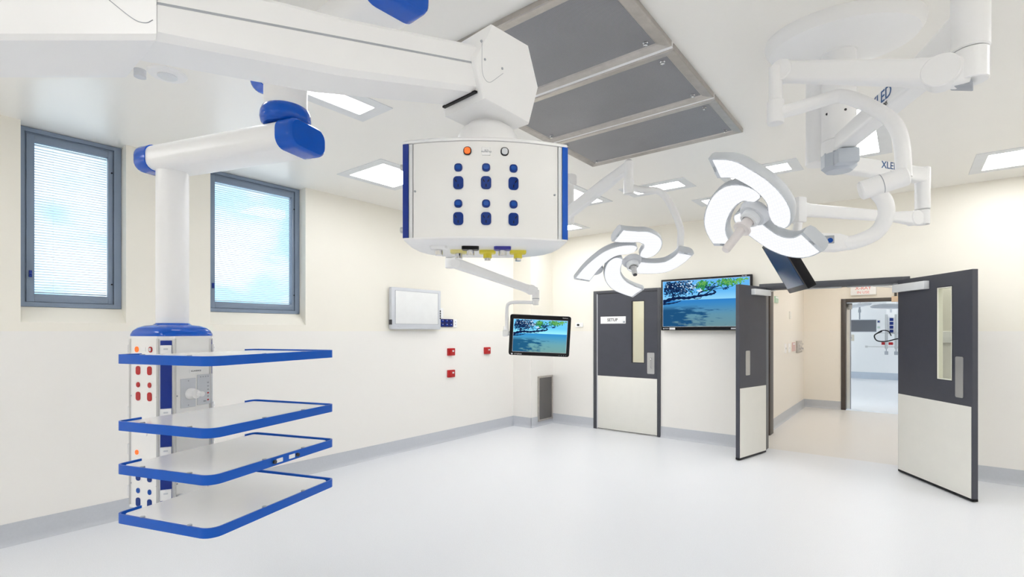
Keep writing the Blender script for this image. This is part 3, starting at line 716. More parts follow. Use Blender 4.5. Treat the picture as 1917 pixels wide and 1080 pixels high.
plate_thing('gas_alarm_panel', 'pinkish gas alarm panel in the row on the corridor wall', 'panel', (CXL, 10.22, 1.22), NLx, .28, .16, mat('pink_plastic', (.62, .42, .40), .4), (('label_strip', 0, .05, .2, .02, M_white, .003, .002),))
t = thing('gas_valve_box', 'steel gas valve cluster at the end of the row on the corridor wall', 'gas valve', (CXL, 10.75, 1.2))
bb = MB(); bb.box(CXL-.004, CXL+.03, 10.48, 10.98, 1.10, 1.32, .004); bb.build('back_plate', M_steel, t)
for y, z in ((10.62, 1.25), (10.62, 1.16), (10.83, 1.26), (10.83, 1.17)):
    bb = MB(); bb.cyl((CXL+.028, y, z), (CXL+.055, y, z), .032, 12); bb.cyl((CXL+.055, y, z), (CXL+.075, y, z), .018, 10); bb.build('valve', M_chrome, t)

# ------------------------------------------------------------------ fittings on our walls
plate_thing('room_thermostat', 'small white thermostat with a dark lens between corner duct and setup door', 'thermostat', (-4.07, YB, 1.60), NB, .135, .065, M_white, (('lens', -.012, .0, .045, .03, M_black, .014, .004),), th=.02)
t = plate_thing('wall_control', 'white control with a dark display seen through the glass of the wide open leaf', 'control', (.345, YB, 1.44), NB, .17, .12, M_white, (('display', .03, .0, .045, .07, M_black, .004, .003),), th=.025)
pk = dict(th=.02, r=.008)
def emergency(y, z, label):
    t = plate_thing('red_outlet', label, 'outlet', (XL, y, z), NLx, .132, .10, M_red, (('surround', 0, 0, .085, .06, M_dred, .01, .006), ('rocker', .02, .012, .03, .022, M_wink, .004, .010)), 'red wall outlets', .025, .008)
emergency(4.855, 1.216, 'upper of the two red outlets stacked on the window wall')
emergency(4.855, .918, 'lower of the two red outlets stacked on the window wall')
emergency(5.606, 1.212, 'single red outlet on the window wall nearer the corner')
plate_thing('light_switch', 'slim white switch beside the white wall monitor', 'switch', (XL, 4.675, 1.745), NLx, .062, .13, M_white, (('rocker', 0, -.02, .02, .03, M_white2, .004, .004),))
t = thing('blue_switch_panel', 'dark blue switch plate right of the white wall monitor', 'switch plate', (XL, 4.765, 1.612))
bb = MB(); bb.prism(rrect(.25, .108, .006), (XL, 4.765, 1.612), NLx, .016, bev=.003); bb.build('plate', mat('navy_plastic', (.012, .012, .09), .3), t)
for i in range(3):
    for j in range(2):
        bb = MB(); bb.prism(rrect(.045, .034, .006), (XL+.0158, 4.765+(i-1)*.08, 1.612+(j-.5)*.052), NLx, .006, bev=.002); rk = bb.build('rocker', M_navy, t)
        bb = MB(); bb.prism(rrect(.014, .008, .002), (XL+.0216, 4.77+(i-1)*.08, 1.62+(j-.5)*.052), NLx, .001); tag(bb.build('mark', M_wink, rk), 'pale mark')
plate_thing('data_outlet', 'white two-hole outlet beside the dark blue switch plate', 'outlet', (XL, 4.937, 1.608), NLx, .068, .11, M_white, (('socket_hole', 0, .022, .014, .014, M_mgrey, .005, .003), ('socket_hole', 0, -.018, .014, .014, M_mgrey, .005, .003)))
plate_thing('wall_plate', 'small white plate behind the left edge of the hanging monitor', 'plate', (XL, 6.03, 1.53), NLx, .06, .1, M_white, (('lens', 0, 0, .016, .016, M_mgrey, .007, .003),), th=.02)
# white wall monitor
t = thing('wall_monitor', 'white framed blank monitor on the window wall', 'monitor', (XL, 4.2, 1.52))
bb = MB(); bb.box(XL, XL+.035, 3.86, 4.54, 1.58, 1.98, .004); bb.build('wall_mount', M_lgrey, t)
bb = MB(); bb.box(XL+.02, XL+.075, 3.795, 4.605, 1.525, 2.036, .012); bb.build('monitor_case', mat('pale_grey_case', (.58, .60, .64), .35), t)
bb = MB(); bb.box(XL+.074, XL+.077, 3.853, 4.548, 1.592, 1.994, .001); bb.build('screen', mat('pale_screen', (.80, .81, .81), .25), t)
bb = MB()
for a in ((3.848, 4.553, 1.588, 1.592), (3.848, 4.553, 1.994, 1.998), (3.848, 3.853, 1.592, 1.994), (4.548, 4.553, 1.592, 1.994)): bb.box(XL+.074, XL+.078, a[0], a[1], a[2], a[3])
bb.build('screen_edge', M_mgrey, t, False)
for k in range(4):
    bb = MB(); bb.box(XL+.072, XL+.079, 4.583, 4.600, 1.66+k*.031, 1.684+k*.031, .002); bb.build('button', M_ink2, t)
bb = MB(); bb.box(XL+.03, XL+.079, 3.789, 3.80, 1.58, 1.64, .002); tag(bb.build('side_port', M_ink2, t), 'dark side port')
text_mesh('lettering', 'i  ...', (XL+.0755, 3.91, 1.556), NLx, .03, M_mgrey, t)
# return air grille on the duct
t = thing('return_air_grille', 'tall steel mesh return air grille low on the corner duct', 'grille', (BX, 6.63, .07))
bb = MB(); gy0, gy1, gz0, gz1, w = 6.425, 6.835, .07, .785, .028
for a in ((gy0, gy1, gz0, gz0+w), (gy0, gy1, gz1-w, gz1), (gy0, gy0+w, gz0+w, gz1-w), (gy1-w, gy1, gz0+w, gz1-w)): bb.box(BX-.001, BX+.018, a[0], a[1], a[2], a[3], .003)
bb.build('frame', M_steel, t)
bb = MB(); bb.box(BX-.001, BX+.008, gy0+w, gy1-w, gz0+w, gz1-w); bb.build('mesh_screen', M_perf2, t, False)

# ================================================================== SHELF PENDANT (left)
pc = (-1.871, 2.75)                       # column axis on the equipment axes
pj = (-1.12, 2.47)                       # joint between the two arms
pm = (-.50, 1.92)                         # ceiling mount
UU = ED(.944, -.33); VV = ED(.33, .944)   # shelf axes
t = thing('shelf_pendant', 'white and blue ceiling pendant with a column of four blue-edged shelves', 'equipment pendant', E(pm[0], pm[1], ZC))
def pend_arm(name, a, b, z0, z1, ext, wid, flat_end=False):
    d = (E(*b)-E(*a)).normalized(); zc, h = (z0+z1)/2, z1-z0
    p0 = E(*a, zc) - d*ext; p1 = E(*b, zc) + d*ext
    bb = MB(); bb.beam([(p0+d*.05, wid, h), (p1-d*.05, wid, h)], r=.36, seg=6); arm = bb.build(name, M_white, t)
    for p, s in ((p0, -1), (p1, 1)):
        bb = MB(); dd = d*s
        bb.beam([(p-dd*.075, wid+.012, h+.010), (p+dd*.0, wid+.012, h+.010), (p+dd*.014, wid+.006, h+.004), (p+dd*.022, wid-.010, h-.012)], r=.38, seg=6)
        tag(bb.build('end_cap', M_blue, arm), 'glossy blue end cap')
    return arm
pend_arm('lower_arm', pc, pj, 2.372, 2.504, .125, .225)
pend_arm('upper_arm', pj, pm, 2.700, 2.838, .125, .225)
bb = MB(); bb.cyl(E(*pj, 2.52), E(*pj, 2.702), .100, 32); bb.build('joint_tube', M_white, t)
bb = MB(); bb.lathe(E(*pj, 0), [(.08, 2.51), (.100, 2.511), (.112, 2.522), (.118, 2.545), (.116, 2.572), (.108, 2.592), (.100, 2.598)]); tag(bb.build('joint_ring', M_blue, t), 'glossy blue joint ring')
bb = MB(); bb.cyl(E(*pm, 2.83), E(*pm, 2.965), .098, 32); bb.build('mount_tube', M_white, t)
bb = MB(); bb.lathe(E(*pm, 0), [(.10, 2.93), (.16, 2.95), (.17, 3.0)]); bb.build('ceiling_plate', M_white, t)
bb = MB(); bb.cyl(E(*pc, 1.525), E(*pc, 2.375), .077, 36); bb.build('column', M_white, t)
# body: octagonal
HB = .155; CH = .052; ZB0, ZB1 = .585, 1.462
pc3 = E(*pc)
def bodyring(z, s=1., rnd=False):
    o = []
    for x, y in ((HB-CH, -HB), (HB, -HB+CH), (HB, HB-CH), (HB-CH, HB), (-HB+CH, HB), (-HB, HB-CH), (-HB, -HB+CH), (-HB+CH, -HB)):
        o.append(pc3 + UU*x*s + VV*y*s + V((0, 0, z)))
    return o
bb = MB(); bb.loft([bodyring(ZB0), bodyring(ZB1)]); body = bb.build('outlet_body', M_panel, t, False)
bb = MB(); bb.loft([bodyring(ZB1, 1.012), bodyring(ZB1+.012, 1.012)]); bb.build('top_plate', M_white, body, False)
bb = MB(); bb.loft([bodyring(ZB0-.012, 1.012), bodyring(ZB0, 1.012)]); bb.build('bottom_plate', M_white, body, False)
prof = [(1., .012), (.99, .03), (.94, .055), (.84, .078), (.70, .094), (.56, .10), (.5, .115)]
rings = []
for s, z in prof:
    ring = []
    for i in range(48):
        a = 2*PI*i/48; k = 1/(abs(math.cos(a))**5 + abs(math.sin(a))**5)**.2      # squarish
        lob = 1 - .10*(1-s)*2*abs(math.cos(2*a))**3 if s < .97 else 1
        rad = HB*1.0*s*(k if s > .75 else (k*(s-.5)/.25 + 1*(.75-s)/.25 if s > .5 else 1))
        ring.append(pc3 + UU*math.cos(a)*rad + VV*math.sin(a)*rad + V((0, 0, ZB1 + .012 + (z-.012)*.68)))
    rings.append(ring)
bb = MB(); bb.loft(rings); tag(bb.build('dome', M_blue, t), 'glossy blue domed cover')
# corner rails and their blue inserts on each bevel
for sx, sy in ((1, -1), (-1, -1), (1, 1), (-1, 1)):
    n = (UU*sx + VV*sy).normalized(); c0 = pc3 + UU*sx*(HB-CH/2) + VV*sy*(HB-CH/2); s_ = n.cross(V((0, 0, 1)))
    bb = MB(); bb.obox(c0 + V((0, 0, (ZB0+ZB1)/2)) + n*.001, s_, n, V((0, 0, 1)), .05, .006, ZB1-ZB0-.02); tag(bb.build('corner_insert', M_navy, body, False), 'dark blue corner strip')
    bb = MB()
    for k in (-1, 1): bb.obox(c0 + s_*k*.037 + V((0, 0, (ZB0+ZB1)/2)) - n*.001, s_, n, V((0, 0, 1)), .012, .010, ZB1-ZB0-.004, .002)
    bb.build('corner_profile', M_alu, body)
    if sy == -1 or sx == 1:
        for z in (1.388, 1.06, .862, .642):
            bb = MB(); bb.obox(c0 + n*.008 + V((0, 0, z+.012)), s_, n, V((0, 0, 1)), .048, .014, .055, .002); br = bb.build('shelf_clamp', M_white, t)
            bb = MB(); bb.prism(rrect(.02, .008, .003), c0 + n*.0148 + V((0, 0, z+.02)), n, .0015); bb.build('screw_slot', M_lgrey, br)
# outlets on the left face (normal -VV)
nl = -VV; nr = UU
def on_left(x, z): return pc3 + UU*x - VV*HB + V((0, 0, z))
def on_right(y, z): return pc3 + UU*HB + VV*y + V((0, 0, z))
def dev(name, o, n, w, h, r, m, d=.004, parent=None, label=None):
    bb = MB(); bb.prism(rrect(w, h, r), o, n, d, bev=.0012); x = bb.build(name, m, parent or body)
    return tag(x, label)
for x, nm, m in ((-.05, 'lit_switch', M_orange), (.052, 'power_switch', M_dred)):
    dev(nm, on_left(x, 1.405), nl, .026, .03, .012, m)
dev('rocker', on_left(.052, 1.405)+nl*.004, nl, .015, .018, .006, M_wink, .002)
dev('outlet_label', on_left(.002, 1.405), nl, .028, .022, .003, M_white2, .003)
def bank(z0, m1, m2, name):
    for x in (-.04, .045):
        for zs, zo in ((z0, z0-.06), (z0-.135, z0-.195)):
            dev('rocker_switch', on_left(x, zs), nl, .025, .028, .012, m1)
            so = dev('socket', on_left(x, zo), nl, .031, .046, .012, m2)
bank(1.355, M_red, M_red, 'red'); bank(.80, M_swblue, M_socket, 'blue')
dev('lit_switch', on_left(-.05, .865), nl, .024, .026, .012, M_orange)
dev('blank_plate', on_left(.0, .985), nl, .052, .062, .006, M_white2, .004); dev('toggle', on_left(.006, .985)+nl*.004, nl, .012, .016, .003, M_lgrey, .004)
# devices on the right face
gp = dev('suction_plate', on_right(-.03, 1.17), nr, .085, .155, .003, M_lgrey, .004)
bb = MB(); p = on_right(-.02, 1.165)+nr*.004; bb.lathe(p, [(.03, 0), (.03, .02), (.024, .03), (.024, .045), (0, .047)], nr, 20); bb.cyl(p+VV*.012+nr*.045, p+VV*.012+nr*.075, .014, 14); bb.build('suction_knob', M_white, gp)
for zz in (1.105, 1.235): dev('plate_screw', on_right(-.03, zz)+nr*.004, nr, .007, .007, .003, M_mgrey, .001, gp)
fp = dev('control_panel', on_right(.068, 1.18), nr, .092, .165, .003, M_lgrey, .005)
for k in range(6): dev('indicator', on_right(.085, 1.215-k*.019)+nr*.005, nr, .012, .008, .003, (M_mgrey, M_mgrey, M_mgrey, M_dred, M_mgrey, M_dred)[k], .001, fp)
for k in range(4): dev('indicator', on_right(.04+k*.015, 1.25)+nr*.005, nr, .008, .006, .002, M_mgrey, .001, fp)
dev('key_switch', on_right(.065, 1.115)+nr*.005, nr, .016, .008, .003, M_mgrey, .002, fp)
lp = dev('name_strip', on_right(.015, 1.285), nr, .075, .02, .002, M_white, .003); text_mesh('lettering', 'SCAVENGE', on_right(.015, 1.285)+nr*.0032, nr, .012, M_ink2, lp)
for zz in (1.16, .98, .70):
    for y in (-.09, .10): dev('panel_screw', on_right(y, zz), nr, .008, .008, .0035, M_mgrey, .002)
    for x in (-.095, .095): dev('panel_screw', on_left(x, zz), nl, .008, .008, .0035, M_mgrey, .002)
# shelves
scn = E(-1.401, 2.539); SU, SV = .575/2, .772/2
def shelf(z, tagdots):
    P2 = lambda u, v, zz: scn + UU*u + VV*v + V((0, 0, zz))
    bb = MB(); g = .016
    out = []
    for cx, cy, a0 in ((SU-g-.045, SV-g-.045, 0), (-SU+g+.012, SV-g-.02, 90), (-SU+g+.012, -SV+g+.02, 180), (SU-g-.045, -SV+g+.045, 270)):
        rr_ = .045 if cx > 0 else .012
        for i in range(6):
            a = math.radians(a0+90*i/5); out.append((cx+rr_*math.cos(a), cy+rr_*math.sin(a)))
    bb.loft([[P2(u, v, z-.029) for u, v in out], [P2(u, v, z-.009) for u, v in out], [P2(u*.993, v*.994, z-.007) for u, v in out]])
    s = bb.build('shelf', M_board, t)
    # U-shaped rail, flat section
    path = [(-SU, -SV+.11), (-SU, -SV+.03)]
    def corner(cx, cy, r, a0):
        for i in range(7):
            a = math.radians(a0 + 90*i/6); path.append((cx + r*math.cos(a), cy + r*math.sin(a)))
    corner(-SU+.03, -SV+.03, .03, 180); corner(SU-.055, -SV+.055, .055, 270); corner(SU-.03, SV-.03, .03, 0); corner(-SU+.03, SV-.03, .03, 90)
    path.append((-SU, SV-.07))
    rings = []
    for i, (u, v) in enumerate(path):
        a, c = path[max(i-1, 0)], path[min(i+1, len(path)-1)]
        d = V((c[0]-a[0], c[1]-a[1], 0)).normalized(); nx, ny = -d.y, d.x
        rings.append([P2(u+nx*k*.004, v+ny*k*.004, zz) for k, zz in ((-1, z-.042), (1, z-.042), (1, z), (-1, z))])
    bb = MB(); bb.loft(rings); tag(bb.build('rail', M_rail, s), 'bright blue edge rail')
    for u, v in ((-SU*.45, -SV+.008), (SU*.55, -SV+.008), (SU-.008, -SV*.25), (SU-.008, SV*.4)):
        bb = MB(); bb.cyl(P2(u, v, z-.02), P2(u, v, z+.003), .010, 12); bb.build('clip', M_mgrey, s)
    for y in (-.08, .10):
        a = pc3 + UU*(HB-.01) + VV*y; e = scn + UU*(-SU+.05); zc = z-.036
        bb = MB(); bb.obox(V((a.x, a.y, zc)) + UU*.11, UU, VV, V((0, 0, 1)), .24, .03, .012, .003); bb.build('bracket', M_lgrey, s)
    if tagdots:
        nn = UU
        for v, lab in ((-.05, .0), (.10, .0)):
            bb = MB(); bb.prism(circ(.009, 12), P2(SU+.004, v, z-.022), nn, .01); bb.build('rail_knob', M_ink2, s)
            bb = MB(); bb.prism(rrect(.04, .02, .003), P2(SU+.004, v+(.035 if v < 0 else -.035), z-.022), nn, .001); tag(bb.build('rail_tag', M_white, s), 'small white tag on the rail')
for z, f in ((1.395, 0), (1.092, 0), (.895, 1), (.672, 0)): shelf(z, f)

# ================================================================== OUTLET CONSOLE PENDANT (foreground)
t = thing('outlet_pendant', 'large white ceiling arm with a hanging blue-edged outlet console in the foreground', 'equipment pendant', E(-1.25, .913, ZC))
bd = ED(.69, .73); bw = ED(-.726, .687)       # along the beam, across it (away from the viewer)
PB = lambda s, k, z: E(-.097 + .69*s - .726*k, 1.38 + .73*s + .687*k, z)
S0 = -.732
def beam_ring(s, zb, zt, sk=0., k0=0., k1=.137, c=.012):
    return [PB(s-sk*k/k1, k, z) for k, z in ((k0+c, zb), (k1-c, zb), (k1, zb+c), (k1, zt-c), (k1-c, zt), (k0+c, zt), (k0, zt-c), (k0, zb+c))]
bb = MB(); bb.loft([beam_ring(S0+.001, 1.996, 2.118, .06), beam_ring(-.4, 2.062, 2.190), beam_ring(.03, 2.172, 2.304)])
beam = bb.build('spring_arm', M_white, t)
bb = MB(); bb.loft([[PB(S0, -.0008, 2.054), PB(S0, -.0008, 2.058), PB(S0, .002, 2.058), PB(S0, .002, 2.054)], [PB(.0, -.0008, 2.238), PB(.0, -.0008, 2.243), PB(.0, .002, 2.243), PB(.0, .002, 2.238)]])
tag(bb.build('seam', M_mgrey, beam, False), 'thin grey seam along the arm')
# hexagonal knuckle
hexp = [(.041, 2.362), (.194, 2.366), (.241, 2.253), (.199, 2.129), (.010, 2.141), (-.023, 2.242)]
def hexring(k, s=1.):
    cx_, cz_ = .11, 2.25
    return [PB(cx_+(x-cx_)*s, k, cz_+(z-cz_)*s) for x, z in hexp]
bb = MB(); bb.loft([hexring(-.018, .97), hexring(-.013), hexring(.150), hexring(.155, .97)])
kn = bb.build('knuckle', M_white, t, True)
cov = [(0.002, 2.294), (0.002, 2.262), (0.002, 2.225), (0.006, 2.205), (0.018, 2.193), (0.032, 2.194), (0.047, 2.205), (0.085, 2.239)]
bb = MB(); bb.tube(bez([PB(x, -.018, z) for x, z in cov], 6), .0006, 6); bb.build('cover_seam', M_mgrey, kn)
for x, z in ((0.013, 2.25), (0.081, 2.251), (-0.0, 2.295)):
    bb = MB(); bb.cyl(PB(x, -.017, z), PB(x, -.0195, z), .0035, 12); bb.build('screw', M_mgrey, kn)
bb = MB(); bb.loft([[PB(-.010, k, z) for k, z in ((-.002, 2.158), (.139, 2.158), (.139, 2.163), (-.002, 2.163))], [PB(.0, k, z) for k, z in ((-.002, 2.158), (.139, 2.158), (.139, 2.164), (-.002, 2.164))]])
tag(bb.build('gasket', M_black, kn, False), 'black gasket under the knuckle')
# near horizontal arm
A = lambda a, b, z: E(a, b, z)
def link_ring(a0, a1, b0, b1, z0, z1): return None
P = [(-.602, .845), (-.7547, .981), (-1.30, .981), (-1.30, .845)]
def linkring(z, s=0.): 
    return [A(a + (-.006 if i == 0 else .0)*s, b_ + (.006 if i in (0, 3) else -.006)*s, z) for i, (a, b_) in enumerate(P)]
bb = MB(); bb.loft([linkring(1.996, 1), linkring(2.004), linkring(2.150), linkring(2.158, 1)]); lk = bb.build('lower_link', M_white, t, True)
bb = MB(); bb.tube(bez([A(-.705, .8445, 2.08), A(-.675, .8445, 2.055), A(-.64, .8445, 2.028), A(-.62, .8445, 2.022), A(-.608, .8445, 2.027)], 6), .0007, 6); bb.build('cover_seam', M_mgrey, lk)
bb = MB(); bb.cyl(E(-.712, .955, 1.986), E(-.712, .955, 2.0), .010, 20); bb.build('pivot_cap', M_lgrey, lk)
bb = MB(); bb.cyl(E(-1.25, .913, 2.15), E(-1.25, .913, 2.9), .07, 32); bb.build('drop_tube', M_white, t)
bb = MB(); bb.lathe(E(-1.25, .913, 0), [(.07, 2.88), (.14, 2.9), (.17, 2.94), (.17, 3.0)]); bb.build('ceiling_plate', M_white, t)
# dome and neck
cc = E(-.0755, 1.55)
bb = MB(); bb.lathe(cc, [(.096, 2.045), (.096, 2.075), (.092, 2.10), (.080, 2.120), (.062, 2.132), (.055, 2.15)], n=40); bb.build('swivel_dome', M_white, t)
# console: plan outline, front arc towards the viewer, turned slightly
RX = ED(1., .055); RY = ED(-.055, 1.)         # across / away
CB = E(-.0725, 1.395)                          # middle of the front face
ZK0, ZK1 = 1.762, 2.036
def CP(x, y, z): return CB + RX*x + RY*y + V((0, 0, z))
HWc = .232
def front(x): return .042*(x/HWc)**2
def outline(grow=0., back=.35):
    o = []
    N = 14
    for i in range(N+1):
        x = -HWc + 2*HWc*i/N; o.append((x*(1+grow/HWc), front(x)-grow))
    for i in range(1, 13):
        a = PI*i/13; x = HWc*math.cos(a); s = math.sin(a)
        o.append((math.copysign(abs(math.cos(a))**.6, math.cos(a))*(HWc+grow), .05 + (back-.05+grow)*abs(s)**.7))
    return o
bb = MB(); O = outline(-.006); bb.loft([[CP(x, y, ZK0) for x, y in O], [CP(x, y, ZK1) for x, y in O]]); con = bb.build('console_body', M_white2, t)
bb = MB(); O = outline(.003); O2 = outline(-.003); bb.loft([[CP(x, y, ZK0-.006) for x, y in O2], [CP(x, y, ZK0-.002) for x, y in O], [CP(x, y, ZK0+.003) for x, y in O]])
bp = bb.build('bottom_plate', M_white, con)
bb = MB(); bb.loft([[CP(x, y, ZK1-.003) for x, y in O], [CP(x, y, ZK1+.003) for x, y in O], [CP(x, y, ZK1+.008) for x, y in O2]]); bb.build('top_plate', M_white, con)
def fstrip(x0, x1, z0, z1, off, m, name, parent=con, n=6, depth=.004, label=None):
    bb = MB(); rings = []
    for i in range(n+1):
        x = x0 + (x1-x0)*i/n; y = front(x)+.006
        rings.append([CP(x, y-off, z0), CP(x, y-off, z1), CP(x, y-off+depth, z1), CP(x, y-off+depth, z0)])
    bb.loft(rings); o = bb.build(name, m, parent, True)
    return tag(o, label)
fstrip(-.206, .206, ZK0+.004, ZK1-.004, .0045, M_panel, 'front_panel', n=20)
for s in (-1, 1):
    a, c_ = sorted((s*.2085, s*.219)); fstrip(a, c_, ZK0+.004, ZK1-.004, .006, M_grille, 'edge_profile', n=2, depth=.006)
    a, c_ = sorted((s*.2205, s*.2375)); fstrip(a, c_, ZK0+.004, ZK1-.003, .008, M_blue if s > 0 else M_navy, 'corner_strip', n=2, depth=.02, label='glossy blue corner strip')
def fdev(name, x, z, w, h, r, m, d=.004, parent=con, lift=0., label=None):
    sl = math.atan(2*.042*x/HWc**2); n = (-RY*math.cos(sl) + RX*math.sin(sl))
    bb = MB(); bb.prism(rrect(w, h, r), CP(x, front(x)+.0016, z)+n*lift, n, d, bev=.001); return tag(bb.build(name, m, parent), label), n
XS = (-.0775, .0, .077); 
for zs, zo in ((1.958, 1.9155), (1.857, 1.815)):
    for x in XS:
        sw, n = fdev('rocker_switch', x, zs, .0225, .0225, .009, M_socket)
        fdev('rocker', x, zs+.0005, .016, .013, .005, M_swblue, .002, sw, .004)
        so, n = fdev('socket', x, zo, .0285, .036, .010, M_socket)
        for dx, dz, rot in ((-.0065, .005, .5), (.0065, .005, -.5), (0, -.0085, 0)):
            bb = MB(); r_, u_, n_ = frame(n); p = CP(x+dx, front(x)+.0016, zo+dz)+n*.0038
            uu = u_*math.cos(rot) - r_*math.sin(rot) if False else u_*math.cos(rot)+r_*math.sin(rot)*-1
            bb.obox(p, uu.cross(n_), uu, n_, .0025, .008, .0012); bb.build('slot', M_black, so, False)
for x, m, nm in ((-.052, M_orange, 'lit_switch'), (.052, M_wink, 'white_switch')):
    rg, n = fdev(nm, x, 2.004, .0225, .0235, .010, M_black); fdev('rocker', x, 2.004, .017, .018, .007, m, .0025, rg, .004)
pl_, n = fdev('outlet_label', .0, 2.003, .024, .022, .002, M_white2)
text_mesh('lettering', 'RCD\nPROTECTED', CP(.001, front(0)+.0016, 2.003)+n*.0042, n, .0052, M_mgrey, pl_)
for x, z in ((-.201, 1.897), (.197, 1.892)):
    bb = MB(); sl = math.atan(2*.042*x/HWc**2); n = (-RY*math.cos(sl)+RX*math.sin(sl)); p = CP(x, front(x)+.0016, z); bb.cyl(p, p+n*.0025, .003, 10); bb.build('panel_screw', M_mgrey, con)
# knobs at the left side
for z in (1.985, 1.80):
    bb = MB(); p = CP(-HWc+.004, .10, z); bb.cyl(p, p-RX*.014, .011, 16); bb.cyl(p-RX*.014, p-RX*.026, .009, 16, bev=.002); bb.build('side_coupling', M_alu, con)
# gas outlets under the console
def gas(x, y, mflange, mplug, style):
    zb = ZK0-.006; p = CP(x, y, zb)
    bb = MB(); bb.prism(rrect(.052, .034, .008), p, (0, 0, -1), .010, up=RY, bev=.002); g = bb.build('gas_outlet', mflange, con)
    bb = MB()
    if style: bb.cyl(p-V((0, 0, .009)), p-V((0, 0, .024)), .0135, 16); tag(bb.build('collar', mplug, g), None); bb = MB(); bb.cyl(p-V((0, 0, .022)), p-V((0, 0, .032)), .010, 16)
    else: bb.cyl(p-V((0, 0, .009)), p-V((0, 0, .028)), .012, 16, bev=.002)
    bb.build('coupling', M_chrome, g)
for x, y, a, s in ((-.142, .120, M_white, 0), (-.086, .190, mat('cream_yellow_plastic', (.78, .70, .28), .4), 0), (-.047, .120, M_black, 0), (.005, .190, M_yellow, 1), (.05, .120, mat('violet_blue_plastic', (.03, .03, .28), .35), 0), (.102, .190, M_yellow, 1)):
    gas(x, y, a, M_yellow, s)

# ================================================================== SURGICAL LAMPS
def canopy(name, c, L, W, h, yaw, parent):
    ax = V((math.cos(yaw), math.sin(yaw), 0)); ay = V((-ax.y, ax.x, 0)); rings = []
    for s, z in ((1., 0), (1., -.012), (.985, -.035), (.93, -.06), (.82, h*-.8), (.62, -h), (.3, -h*1.02), (.02, -h*1.02)):
        rings.append([c + ax*L*s*math.cos(2*PI*i/48) + ay*W*s*math.sin(2*PI*i/48) + V((0, 0, z)) for i in range(48)])
    bb = MB(); bb.loft(rings); return bb.build(name, M_white, parent)
PETALS3 = (
    [(84.6, .254), (65.6, .236), (53.6, .209), (39.6, .182), (20.6, .151), (-1.4, .124), (-32, .099), (-61, .108)],
    [(200.6, .280), (184.6, .236), (165.6, .182), (134.6, .132), (96.6, .113), (70.6, .104), (52.6, .088), (37.6, .077)],
    [(311.6, .239), (294.6, .214), (278.6, .185), (263.6, .153), (246.6, .115), (223.6, .089), (189.6, .074), (160.6, .080)])
PETALS4 = (
    [(213, .322), (197, .258), (180, .218), (158, .189), (139, .160), (118, .124), (94, .112)],
    [(126, .315), (120, .285), (107, .253), (94, .241), (78, .209), (64, .163), (50, .112), (26, .062)],
    [(23, .316), (11, .280), (-2, .242), (-12, .196), (-24, .143), (-43, .093), (-100, .059)],
    [(-64, .345), (-76, .280), (-92, .227), (-112, .174), (-136, .130), (-170, .10), (-199, .083)])
def petal_path(tab):
    return [(r*math.cos(math.radians(a)), r*math.sin(math.radians(a))) for a, r in tab]
def lamp_head(parent, o, n, petals, hw, th, up=V((0, 0, 1))):
    """petals around o in the plane facing n"""
    r, u, n = frame(n, up); o = V(o)
    for tab in petals:   # inner ends sit a little further back than the tips
        pts = bez([V((x, y, 0)) for x, y in petal_path(tab)], 5); N = len(pts)
        prof = []
        for i, p in enumerate(pts):
            q = i/(N-1); d = (pts[min(i+1, N-1)]-pts[max(i-1, 0)]).normalized(); s = V((-d.y, d.x, 0))
            w = hw
            if q > .80: w *= math.sqrt(max(.02, 1-((q-.80)/.20)**2))*.999
            prof.append((p, s, w, d))
        W = lambda p, k: o + r*p.x + u*p.y + n*(k - .04*max(0, 1-p.length/.25))
        sect = ((-1, -th*.55), (-.86, -th*.85), (-.5, -th), (.5, -th), (.86, -th*.85), (1, -th*.55), (1, -.004), (.965, 0), (-.965, 0), (-1, -.004))
        bb = MB(); bb.loft([[W(p + s*w*x, k) for x, k in sect] for p, s, w, d in prof])
        pet = bb.build('petal', mat('petal_shell', (.56, .59, .63), .3, var=.01), parent)
        bb = MB(); rings = []
        for i, (p, s, w, d) in enumerate(prof):
            if i == 0: p = p + d*.018
            if i == 1: p = p + d*.008
            if i == N-1: p = p - d*.008
            w2 = max(w-.006, .002); rings.append([W(p-s*w2, .0002), W(p-s*w2*.97, .0022), W(p+s*w2*.97, .0022), W(p+s*w2, .0002)])
        bb.loft(rings); tag(bb.build('lens', M_led, pet), 'glowing white lens')
        p, s, w, d = prof[0]; c = W(p + d*.009, .0004)
        bb = MB(); bb.obox(c, r*s.x+u*s.y, r*d.x+u*d.y, n, .022, .007, .001); bb.build('mark', M_mgrey, pet, False)
    # hub plates joining the petals, centre boss and handle
    bb = MB(); bb.lathe(o-n*th*.9, [(0, 0), (.05, 0), (.06, .012), (.055, th*.6), (.048, th*.75), (0, th*.75)], n, 32); bb.build('hub', M_lgrey, parent)
    bb = MB(); bb.lathe(o-n*.016, [(.036, 0), (.036, .03), (.030, .036), (.024, .036), (.024, .03)], n, 24); hb = bb.build('hub_ring', M_grille, parent)
    return r, u, n

